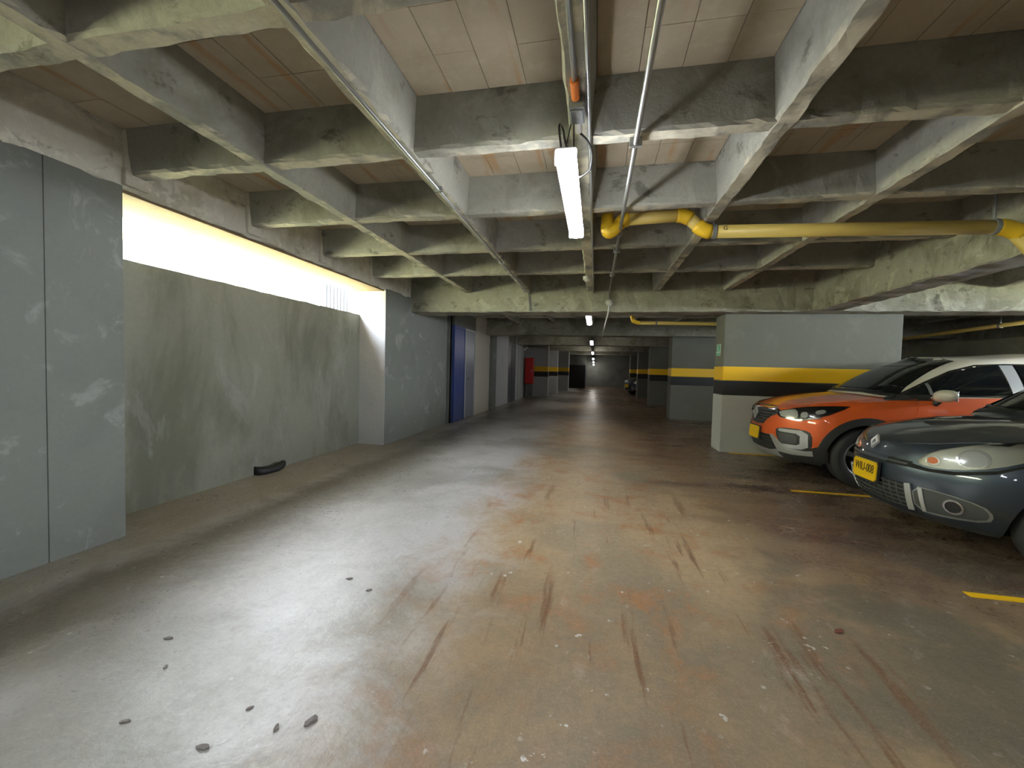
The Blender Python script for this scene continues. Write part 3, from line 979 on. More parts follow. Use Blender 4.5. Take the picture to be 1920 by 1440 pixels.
class Car:
    def __init__(self, bvh, root):
        self.bvh, self.root = bvh, root
    def decal(self, name, pts, d, mat, off=.006, parent=None, sm=0, hole=None, step=.035, flip=False, skirt=.012, smooth=True):
        """panel that follows the shell: pts are 3D points in car space, d the (horizontal) direction it is laid on from"""
        d = Vector(d).normalized()
        if flip:
            pts = [(x, -y, z) for x, y, z in pts]
            d = Vector((d.x, -d.y, d.z))
            if hole: hole = [(x, -y, z) for x, y, z in hole]
        if abs(d.z) > .7:
            u, w = Vector((1, 0, 0)), Vector((0, 1, 0))
        else:
            u = Vector((-d.y, d.x, 0)).normalized(); w = Vector((0, 0, 1))
        P2 = [(Vector(p).dot(u), Vector(p).dot(w)) for p in pts]
        if sm: P2 = [tuple(q)[:2] for q in chaikin([(a, b, 0) for a, b in P2], sm)]
        loops = [P2]
        if hole:
            H2 = [(Vector(p).dot(u), Vector(p).dot(w)) for p in hole]
            if sm: H2 = [tuple(q)[:2] for q in chaikin([(a, b, 0) for a, b in H2], sm)]
            loops.append(H2)
        V, E, rim = [], [], []
        for lp in loops:
            dense = []
            for i in range(len(lp)):
                a, b = Vector(lp[i]), Vector(lp[(i + 1) % len(lp)])
                k = max(1, int((b - a).length / step))
                dense += [a + (b - a) * (j / k) for j in range(k)]
            s = len(V)
            V += dense
            E += [(s + i, s + (i + 1) % len(dense)) for i in range(len(dense))]
        nb = len(V)
        def inside(p, lp):
            c = False
            for i in range(len(lp)):
                (x1, y1), (x2, y2) = lp[i], lp[(i + 1) % len(lp)]
                if (y1 > p[1]) != (y2 > p[1]) and p[0] < (x2 - x1) * (p[1] - y1) / (y2 - y1) + x1: c = not c
            return c
        mnx, mxx = min(p[0] for p in P2), max(p[0] for p in P2)
        mny, mxy = min(p[1] for p in P2), max(p[1] for p in P2)
        xx = mnx + step / 2
        while xx < mxx:
            yy = mny + step / 2
            while yy < mxy:
                if inside((xx, yy), P2) and not (hole and inside((xx, yy), H2)):
                    if min((Vector((xx, yy)) - q).length for q in V[:nb]) > step * .45:
                        V.append(Vector((xx, yy)))
                yy += step
            xx += step
        vs, es, fs, _, _, _ = delaunay_2d_cdt(V, E, [], 0, 1e-5)
        if hole:
            fs = [f for f in fs if not inside(sum((vs[i] for i in f), Vector((0, 0))) / len(f), H2)]
        fs = [f for f in fs if inside(sum((vs[i] for i in f), Vector((0, 0))) / len(f), P2)]
        far = max(Vector(p).dot(-d) for p in pts)
        bm = bmesh.new()
        got = {}
        for i in {i for f in fs for i in f}:
            o = u * vs[i].x + w * vs[i].y
            o = o + d * (-o.dot(d) - far - 2.5 + 0)
            hit, nn, _, _ = self.bvh.ray_cast(o, d, 9)
            if hit is None: continue
            got[i] = (hit, -d)
        vt = {i: bm.verts.new(h + nn * off) for i, (h, nn) in got.items()}
        faces = []
        for f in fs:
            if all(i in vt for i in f):
                try: faces.append(bm.faces.new([vt[i] for i in f]))
                except ValueError: pass
        if not faces:
            bm.free(); return None
        for f in faces:
            f.normal_update()
            if f.normal.dot(d) > 0: f.normal_flip()
        bnd = [e for e in bm.edges if e.is_boundary]
        low = {}
        for e in bnd:
            for v in e.verts:
                if v not in low: low[v] = bm.verts.new(v.co + d * (off + skirt))
        for e in bnd:
            a, b = e.verts
            f0 = e.link_faces[0]
            try:
                nf = bm.faces.new((a, b, low[b], low[a]))
                nf.normal_update()
                c = f0.calc_center_median()
                if nf.normal.dot(a.co - c) < 0: nf.normal_flip()
            except ValueError: pass
        me = bpy.data.meshes.new(name)
        bm.to_mesh(me); bm.free()
        o = link_mesh(name, me, mat, parent or self.root)
        if smooth:
            for p in me.polygons: p.use_smooth = True
            me.set_sharp_from_angle(angle=.6)
        return o
    def pair(self, name, pts, d, mat, **k):
        a = self.decal(name, pts, d, mat, **k)
        b = self.decal(name, pts, d, mat, flip=True, **k)
        return a, b

def cut_arches(me_obj, wheels, W, R, cut_mat):
    bm = bmesh.new()
    for (x, z) in wheels:
        for s in (-1, 1):
            cyl(bm, (x, s * (W + .02), z), (0, 1, 0), R, .62, 48)
    me = bpy.data.meshes.new('cut'); bm.to_mesh(me); bm.free()
    me.materials.append(cut_mat)
    co = bpy.data.objects.new('cut', me); COL.objects.link(co); co.parent = me_obj.parent
    md = me_obj.modifiers.new('b', 'BOOLEAN')
    md.operation = 'DIFFERENCE'; md.object = co; md.solver = 'EXACT'
    md.material_mode = 'TRANSFER'
    bpy.context.view_layer.update()
    new = bpy.data.meshes.new_from_object(me_obj.evaluated_get(bpy.context.evaluated_depsgraph_get()))
    me_obj.modifiers.clear()
    old = me_obj.data
    me_obj.data = new
    new.name = old.name
    bpy.data.meshes.remove(old)
    bpy.data.objects.remove(co)
    bpy.data.meshes.remove(me)

def wheel_mesh(R, width, rim_r, spokes):
    """returns three meshes centred on the hub, outer face towards -y"""
    bm = bmesh.new()
    prof = [(rim_r, -width * .42), (rim_r + .02, -width * .5), (R * .86, -width * .53), (R * .955, -width * .46), (R * .992, -width * .36), (R, -width * .15), (R, width * .15), (R * .992, width * .36), (R * .955, width * .46), (R * .86, width * .53), (rim_r, width * .42)]
    n = 48
    rg = [[bm.verts.new((r * math.cos(2 * PI * k / n), y, r * math.sin(2 * PI * k / n))) for k in range(n)] for r, y in prof]
    for a, b in zip(rg, rg[1:]):
        for k in range(n):
            bm.faces.new((a[k], b[k], b[(k + 1) % n], a[(k + 1) % n]))
    bmesh.ops.recalc_face_normals(bm, faces=bm.faces)
    tyre = bpy.data.meshes.new('tyre'); bm.to_mesh(tyre); bm.free(); tyre.materials.append(M['tyre'])
    for p in tyre.polygons: p.use_smooth = True
    bm = bmesh.new()
    prof = [(rim_r + .012, -width * .44), (rim_r - .005, -width * .47), (rim_r - .02, -width * .40), (rim_r - .03, -.0), (rim_r - .02, width * .4)]
    rg = [[bm.verts.new((r * math.cos(2 * PI * k / n), y, r * math.sin(2 * PI * k / n))) for k in range(n)] for r, y in prof]
    for a, b in zip(rg, rg[1:]):
        for k in range(n):
            bm.faces.new((a[k], a[(k + 1) % n], b[(k + 1) % n], b[k]))
    cyl(bm, (0, -width * .36, 0), (0, 1, 0), .055, .05, 20)
    for s in range(spokes):
        a = 2 * PI * s / spokes + .3
        c, sn = math.cos(a), math.sin(a)
        q = []
        for r, hw, y in ((.04, .030, -width * .38), (rim_r * .6, .022, -width * .42), (rim_r - .01, .034, -width * .40)):
            for sg in (-1, 1):
                for dy in (0, .03):
                    q.append(bm.verts.new((r * c - sg * hw * sn, y + dy, r * sn + sg * hw * c)))
        for b0 in (0, 4):
            i = b0
            bm.faces.new((q[i], q[i + 2], q[i + 6], q[i + 4]))
            bm.faces.new((q[i], q[i + 4], q[i + 5], q[i + 1]))
            bm.faces.new((q[i + 2], q[i + 3], q[i + 7], q[i + 6]))
            bm.faces.new((q[i + 1], q[i + 5], q[i + 7], q[i + 3]))
    bmesh.ops.recalc_face_normals(bm, faces=bm.faces)
    rim = bpy.data.meshes.new('rim'); bm.to_mesh(rim); bm.free(); rim.materials.append(M['rim'])
    bm = bmesh.new()
    cyl(bm, (0, .0, 0), (0, 1, 0), rim_r - .035, .02, 32)
    disc = bpy.data.meshes.new('brake_disc'); bm.to_mesh(disc); bm.free(); disc.materials.append(M['under'])
    return tyre, rim, disc

def add_wheels(root, wheels, half_track, R, width, rim_r, spokes, steer=0.0):
    ms = wheel_mesh(R, width, rim_r, spokes)
    for wi, (x, z) in enumerate(wheels):
        for s in (-1, 1):
            w = bpy.data.objects.new('wheel', ms[0])
            COL.objects.link(w); w.parent = root
            w.location = (x, s * half_track, z)
            w.rotation_euler = (0, 0, (0 if s < 0 else PI) + (steer if wi == 0 else 0))
            for nm, me in (('rim', ms[1]), ('brake_disc', ms[2])):
                c = bpy.data.objects.new(nm, me); COL.objects.link(c); c.parent = w

def combo_bvh(bms):
    vs, fs = [], []
    for b in bms:
        b.verts.index_update()
        o = len(vs)
        vs += [v.co.copy() for v in b.verts]
        fs += [[o + v.index for v in f.verts] for f in b.faces]
    return BVHTree.FromPolygons(vs, fs)

def lozenge(root, name, c, h, w, mat, tilt=0.0):
    """diamond shaped maker's emblem: an open rhombus made of two bent bands, facing -x"""
    bm = bmesh.new()
    def band(pts, th):
        n = len(pts)
        fr = [bm.verts.new((-.006, p[0], p[1])) for p in pts]
        bk = [bm.verts.new((.012, p[0], p[1])) for p in pts]
        bm.faces.new(fr); bm.faces.new(bk[::-1])
        for i in range(n):
            bm.faces.new((fr[i], bk[i], bk[(i + 1) % n], fr[(i + 1) % n]))
    a, b = w / 2, h / 2
    band([(0, b), (-a, 0), (-a * .1, -b * .82), (a * .08, -b * .5), (-a * .48, 0), (a * .18, b * .72)], 0)
    band([(0, -b), (a, 0), (a * .1, b * .82), (-a * .08, b * .5), (a * .48, 0), (-a * .18, -b * .72)], 0)
    bmesh.ops.recalc_face_normals(bm, faces=bm.faces)
    bm.transform(Matrix.Translation(c) @ Matrix.Rotation(tilt, 4, 'Y'))
    me = bpy.data.meshes.new(name); bm.to_mesh(me); bm.free()
    return link_mesh(name, me, mat, root)

def plate(root, x, z, txt, tilt=0.0, w=.33, h=.165):
    bm = bmesh.new()
    bx(bm, -.008, 0, -w / 2, w / 2, -h / 2, h / 2, .0)
    ed = [e for e in bm.edges if abs(e.verts[0].co.x - e.verts[1].co.x) > .005]
    bmesh.ops.bevel(bm, geom=ed, offset=.016, segments=3, affect='EDGES')
    mw = Matrix.Translation((x, 0, z)) @ Matrix.Rotation(tilt, 4, 'Y')
    bm.transform(mw)
    me = bpy.data.meshes.new('number_plate'); bm.to_mesh(me); bm.free()
    p = link_mesh('number_plate', me, M['plate'], root)
    p['label'] = 'yellow number plate'
    bm = bmesh.new(); bx(bm, 0.0, .02, -w / 2 - .004, w / 2 + .004, -h / 2 - .006, h / 2 + .012)
    bm.transform(mw)
    me = bpy.data.meshes.new('plate_holder'); bm.to_mesh(me); bm.free()
    link_mesh('plate_holder', me, M['plastic'], root)
    if txt:
        text_mesh(txt, .088, .0012, M['ink'], 'lettering', p, mw @ Matrix.Translation((-.0092, 0, .012)) @ LEFT @ Matrix.Diagonal((.80, 1.15, 1, 1)))
    return p

def ring3(c, u, w, ru, rw_, n=24, a0=0, a1=2 * PI):
    return [(c[0] + u[0] * ru * math.cos(t) + w[0] * rw_ * math.sin(t), c[1] + u[1] * ru * math.cos(t) + w[1] * rw_ * math.sin(t), c[2] + u[2] * ru * math.cos(t) + w[2] * rw_ * math.sin(t)) for t in (a0 + (a1 - a0) * i / n for i in range(n))]

F = (1, 0, 0)                 # laid on from the front
S = (0, 1, 0)                 # from the near side
CN = (1, 1, 0)                # from the front near corner
D3 = (1, .7, 0)

def mesh_obj(name, bm, mat, parent, smooth=False):
    me = bpy.data.meshes.new(name); bm.to_mesh(me); bm.free()
    return link_mesh(name, me, mat, parent, smooth)

def mirror_part(car, y0, x0, z0, cap_mat, s, folded=False):
    root = car.root
    bm = bmesh.new()
    bmesh.ops.create_uvsphere(bm, u_segments=24, v_segments=14, radius=1)
    for v in bm.verts:
        a = v.co.copy()
        sx = .085 if a.x < 0 else .055
        v.co = Vector((x0 + a.x * sx + abs(a.y) * .02, s * (y0 + a.y * .145), z0 + (abs(a.z) ** .8) * math.copysign(1, a.z) * .070 + a.y * .012))
    turn = (Matrix.Translation((x0, s * y0, 0)) @ Matrix.Rotation(s * math.radians(78 if folded else 0), 4, 'Z') @ Matrix.Translation((-x0, -s * y0, 0)))
    bm.transform(turn)
    cap = mesh_obj('mirror', bm, cap_mat, root, True)
    bm = bmesh.new()
    tube(bm, [(x0 - .01, s * (y0 - .17), z0 - .135), (x0, s * (y0 - .12), z0 - .09), (x0, s * (y0 - .05), z0 - .05)], [.034, .036, .03], 10)
    if folded:
        bm.clear()
        tube(bm, [(x0 - .17, s * (y0 - .06), z0 - .10), (x0 - .13, s * (y0 - .02), z0 - .06), (x0 - .07, s * y0, z0 - .03)], [.03, .032, .028], 10)
    mesh_obj('mirror_stalk', bm, M['plastic'], cap, True)
    bm = bmesh.new()
    bx(bm, x0 + .05, x0 + .062, min(s * (y0 - .1), s * (y0 + .1)), max(s * (y0 - .1), s * (y0 + .1)), z0 - .055, z0 + .055, .004)
    bm.transform(turn)
    mesh_obj('mirror_glass', bm, M['chrome'], cap)

# ---------------- orange crossover with ivory roof
def build_crossover(loc, rz):
    root = empty('car', loc, rz)
    tag(root, 'orange crossover car with ivory roof parked beside the broad banded pillar', 'car')
    Wd = .885
    low = dict(zref=.62, af=.80, nf=2.35, ar=.5, nr=2.8, cp=2.4,
        nose=tab((.18, .20), (.24, .10), (.32, .045), (.42, .02), (.55, .0), (.68, .012), (.78, .03), (.86, .055), (.92, .11), (.97, .20), (1.02, .30), (1.3, .5)),
        tail=tab((.2, 4.20), (.35, 4.30), (.6, 4.33), (.9, 4.28), (1.1, 4.20), (1.3, 4.12)),
        w=tab((.18, .80), (.3, .85), (.45, .875), (.7, .885), (.9, .872), (1.05, .84), (1.2, .80)),
        side=tab((0, .995), (.8, .985), (1.3, .985), (2.2, 1.0), (3.2, .985), (4.33, .94)),
        zb=tab((0, .23), (.5, .21), (4, .25), (4.4, .32)),
        zt=tab((0, .86), (.1, .885), (.3, .95), (.55, 1.005), (.9, 1.05), (1.3, 1.08), (2.2, 1.115), (3.2, 1.17), (4.33, 1.20)),
        crown=tab((0, .0), (.14, .02), (.4, .055), (.8, .068), (1.3, .06), (2, .03), (4.3, .02)))
    cab = dict(zref=1.2, af=.62, nf=2.6, ar=.5, nr=2.6, cp=2.3,
        nose=tab((.95, .83), (1.1, 1.02), (1.25, 1.25), (1.4, 1.50), (1.5, 1.71), (1.545, 1.84), (1.60, 2.0)),
        tail=tab((.95, 4.22), (1.1, 4.16), (1.3, 4.02), (1.45, 3.88), (1.56, 3.70)),
        w=tab((.95, .83), (1.1, .80), (1.25, .755), (1.4, .69), (1.5, .63), (1.56, .58)),
        side=tab((.8, .97), (1.6, .985), (2.4, 1.0), (3.4, .97), (4.3, .9)),
        zb=tab((.8, .99), (1.3, 1.04), (4.3, 1.10)),
        zt=tab((.8, 1.53), (1.5, 1.535), (1.9, 1.56), (2.5, 1.58), (3.2, 1.57), (4.2, 1.52)),
        crown=tab((.8, .02), (1.9, .05), (2.6, .06), (4.2, .05)))
    bl, bc = shell(low), shell(cab, False)
    bvh = combo_bvh([bl, bc])
    body = mesh_obj('body', bl, M['orange'], root, True)
    wheels = [(.875, .345), (3.55, .345)]
    cut_arches(body, wheels, Wd, .405, M['under'])
    body.data.materials.append(M['plastic'])
    for p in body.data.polygons:          # the unpainted lower edge and floor of the body
        if p.center.z < .30 and p.material_index == 0: p.material_index = 2
    for p in body.data.polygons: p.use_smooth = True
    body.data.set_sharp_from_angle(angle=.7)
    roof = mesh_obj('roof', bc, M['cream_paint'], root, True)
    roof['label'] = 'ivory roof and pillars'
    K = Car(bvh, root)
    # glass
    K.decal('windshield', [(0, -.70, 1.085), (0, -.63, 1.20), (0, -.56, 1.36), (0, -.485, 1.52), (0, -.25, 1.575), (0, .25, 1.575), (0, .485, 1.52), (0, .56, 1.36), (0, .63, 1.20), (0, .70, 1.085), (0, .35, 1.13), (0, -.35, 1.13)], F, M['glass'], off=.006)
    for s in (False, True):
        K.decal('door_window', [(1.54, 0, 1.125), (1.56, 0, 1.255), (1.80, 0, 1.38), (2.02, 0, 1.45), (2.22, 0, 1.472), (2.27, 0, 1.135)], S, M['glass'], off=.008, flip=s)
        K.decal('quarter_window', [(1.30, 0, 1.11), (1.51, 0, 1.24), (1.50, 0, 1.12)], S, M['glass'], off=.008, flip=s)
        K.decal('mirror_corner', [(1.06, 0, 1.045), (1.24, 0, 1.105), (1.50, 0, 1.12), (1.50, 0, 1.055)], S, M['plastic'], off=.010, flip=s)
        K.decal('door_window', [(2.42, 0, 1.14), (2.38, 0, 1.47), (2.9, 0, 1.47), (3.2, 0, 1.42), (3.18, 0, 1.19)], S, M['glass'], off=.008, flip=s)
        K.decal('quarter_window', [(3.22, 0, 1.2), (3.25, 0, 1.41), (3.55, 0, 1.34), (3.62, 0, 1.24)], S, M['glass'], off=.008, flip=s)
        K.decal('window_surround', [(1.16, 0, 1.06), (1.52, 0, 1.265), (1.78, 0, 1.40), (2.02, 0, 1.475), (2.3, 0, 1.492), (2.9, 0, 1.49), (3.3, 0, 1.44), (3.7, 0, 1.33), (3.72, 0, 1.21), (3.2, 0, 1.165), (2.3, 0, 1.115), (1.5, 0, 1.095)], S, M['black_gloss'], off=.003, flip=s)
        if True:
            K.decal('door_pillar', [(2.285, 0, 1.125), (2.235, 0, 1.475), (2.36, 0, 1.478), (2.40, 0, 1.13)], S, M['silver'], off=.007, flip=s)
        K.decal('window_divider', [(1.515, 0, 1.12), (1.515, 0, 1.245), (1.54, 0, 1.255), (1.54, 0, 1.12)], S, M['trim_grey'], off=.011, flip=s)
        # doors with shut lines
        K.decal('door', [(1.34, 0, .45), (1.32, 0, .75), (1.38, 0, 1.05), (2.30, 0, 1.105), (2.30, 0, .45)], S, M['orange'], off=.004, flip=s)
        K.decal('door', [(2.315, 0, .45), (2.315, 0, 1.105), (3.30, 0, 1.15), (3.22, 0, .80), (3.05, 0, .45)], S, M['orange'], off=.004, flip=s)
        K.decal('sill_cladding', [(1.30, 0, .255), (1.30, 0, .435), (3.13, 0, .435), (3.13, 0, .255)], S, M['plastic'], off=.012, flip=s)
        for (x, z) in wheels:
            o_ = [(x + .485 * math.cos(t), 0, z + .485 * math.sin(t)) for t in (PI * (-.07 + 1.14 * i / 28) for i in range(29))]
            i_ = [(x + .402 * math.cos(t), 0, z + .402 * math.sin(t)) for t in (PI * (1.07 - 1.14 * i / 28) for i in range(29))]
            K.decal('arch_cladding', o_ + i_, S, M['plastic'], off=.014, flip=s)
        for x in (1.98, 2.98):
            K.decal('door_handle', [(x, 0, .93), (x, 0, .96), (x + .19, 0, .965), (x + .19, 0, .935)], S, M['orange'], off=.03, flip=s, skirt=.02)
        # headlight
        hl = [(.155, -.36, .835), (.20, -.40, .765), (.33, -.58, .745), (.50, -.74, .80), (.72, -.84, .955), (.62, -.80, .955), (.44, -.66, .935), (.30, -.52, .895)]
        h = K.decal('headlight', hl, D3, M['lampdark'], off=.012, flip=s, sm=1)
        K.decal('lamp_element', [(.17, -.37, .832), (.21, -.41, .772), (.30, -.55, .762), (.345, -.585, .79), (.32, -.555, .885), (.25, -.47, .872)], D3, M['lampwhite'], off=.016, flip=s, parent=h, sm=1)
        K.decal('lamp_element', [(.36, -.60, .785), (.35, -.60, .855), (.40, -.65, .862), (.41, -.655, .79)], D3, M['lampwhite'], off=.016, flip=s, parent=h, sm=1)
        K.decal('lamp_element', [(.46, -.70, .835), (.46, -.69, .885), (.53, -.735, .905), (.545, -.745, .86)], D3, M['lampwhite'], off=.016, flip=s, parent=h, sm=1)
        K.decal('light_strip', [(.165, -.35, .842), (.20, -.405, .763), (.34, -.59, .743), (.50, -.74, .798), (.49, -.74, .812), (.335, -.585, .760), (.21, -.41, .780), (.18, -.37, .842)], D3, M['chrome'], off=.018, flip=s, parent=h)
        K.decal('lens', hl, D3, M['lens'], off=.026, flip=s, parent=h, sm=1)
        # fog lamp pod with C shaped light
        K.decal('fog_pod', [(.1, -.40, .595), (.1, -.50, .64), (.3, -.69, .645), (.38, -.745, .60), (.36, -.75, .41), (.28, -.70, .375), (.1, -.53, .375)], D3, M['plastic'], off=.008, flip=s, sm=1)
        K.decal('daylight_strip', [(.1, -.47, .605), (.1, -.50, .625), (.3, -.67, .630), (.36, -.715, .59), (.35, -.72, .43), (.27, -.69, .393), (.1, -.545, .388), (.1, -.535, .435), (.26, -.63, .44), (.30, -.655, .46), (.31, -.655, .56), (.27, -.625, .585), (.1, -.50, .588)], D3, M['lampwhite'], off=.016, flip=s)
        K.decal('fog_lamp', [(.1, -.475, .565), (.25, -.60, .57), (.28, -.63, .545), (.28, -.635, .475), (.25, -.61, .45), (.1, -.51, .448)], D3, M['mesh'], off=.014, flip=s)
        K.decal('bumper_blade', [(.05, -.34, .53), (.06, -.40, .53), (.2, -.52, .392), (.3, -.70, .378), (.35, -.76, .392), (.34, -.77, .325), (.2, -.60, .31), (.08, -.46, .32)], D3, M['silver'], off=.012, flip=s)
    # front face
    K.decal('bumper_cladding', [(0, -.77, .395), (0, -.70, .36), (0, -.46, .36), (0, -.38, .52), (0, .38, .52), (0, .46, .36), (0, .70, .36), (0, .77, .395), (0, .78, .25), (0, .4, .235), (0, -.4, .235), (0, -.78, .25)], F, M['plastic'], off=.005)
    for s in (False, True):
        K.decal('bumper_cladding', [(.30, 0, .245), (.30, 0, .40), (.42, 0, .46), (.50, 0, .40), (.52, 0, .245)], S, M['plastic'], off=.008, flip=s)
    K.decal('skid_plate', [(0, -.42, .345), (0, -.30, .315), (0, .30, .315), (0, .42, .345), (0, .44, .245), (0, .2, .238), (0, -.2, .238), (0, -.44, .245)], F, M['silver'], off=.012)
    gr = K.decal('grille', [(0, -.47, .815), (0, -.44, .850), (0, -.32, .885), (0, -.12, .905), (0, 0, .93), (0, .12, .905), (0, .32, .885), (0, .44, .850), (0, .47, .815), (0, .33, .765), (0, .25, .71), (0, .19, .645), (0, 0, .625), (0, -.19, .645), (0, -.25, .71), (0, -.33, .765)], F, M['plastic'], off=.006)
    for i in range(6):
        z = .66 + i * .038
        hw = min(.18 + max(0, z - .645) * 1.15, .40)
        K.decal('slat', [(0, -hw, z), (0, -hw, z + .013), (0, hw, z + .013), (0, hw, z)], F, M['black_gloss'], off=.018, parent=gr)
    K.decal('grille_trim', [(0, -.40, .838), (0, -.34, .870), (0, -.12, .872), (0, -.12, .882), (0, -.345, .884), (0, -.415, .84)], F, M['chrome'], off=.014, parent=gr)
    K.decal('grille_trim', [(0, .40, .838), (0, .34, .870), (0, .12, .872), (0, .12, .882), (0, .345, .884), (0, .415, .84)], F, M['chrome'], off=.014, parent=gr)
    lg = K.decal('lower_grille', [(0, -.36, .515), (0, .36, .515), (0, .43, .37), (0, .40, .335), (0, -.40, .335), (0, -.43, .37)], F, M['under'], off=.008)
    for i in range(4):
        z = .365 + i * .036
        K.decal('slat', [(0, -.385, z), (0, -.385, z + .010), (0, .385, z + .010), (0, .385, z)], F, M['mesh'], off=.016, parent=lg)
    lozenge(root, 'emblem', (-.022, 0, .785), .175, .135, M['emblem'], .12)
    plate(root, -.028, .515, '', .06)
    # bonnet panel and cowl
    K.decal('bonnet', [(.30, -.52, 0), (.14, -.25, 0), (.12, 0, 0), (.14, .25, 0), (.30, .52, 0), (.62, .70, 0), (.98, .74, 0), (.92, .35, 0), (.90, 0, 0), (.92, -.35, 0), (.98, -.74, 0), (.62, -.70, 0)], (0, 0, -1), M['orange'], off=.005, step=.05)
    K.decal('cowl', [(0, -.74, 1.075), (0, -.36, 1.115), (0, .36, 1.115), (0, .74, 1.075), (0, .72, 1.11), (0, .36, 1.145), (0, -.36, 1.145), (0, -.72, 1.11)], F, M['plastic'], off=.012)
    for yy in (-.55, .05):
        K.decal('wiper', [(0, yy, 1.125), (0, yy + .5, 1.15), (0, yy + .5, 1.162), (0, yy, 1.14)], F, M['cable'], off=.022)
    for s in (-1, 1):
        mirror_part(K, .95, 1.53, 1.115, M['cream_paint'], s)
        K.decal('tail_light', [(4.3, -.45, .92), (4.3, -.45, 1.02), (4.1, -.80, 1.06), (3.9, -.86, 1.0), (4.1, -.82, .90)], (-1, .6, 0), M['taillight'], off=.012, flip=s > 0, sm=1)
    K.decal('rear_window', [(0, -.60, 1.17), (0, -.50, 1.46), (0, .50, 1.46), (0, .60, 1.17)], (-1, 0, 0), M['glass'], off=.008)
    add_wheels(root, wheels, .755, .345, .215, .225, 5)
    return root

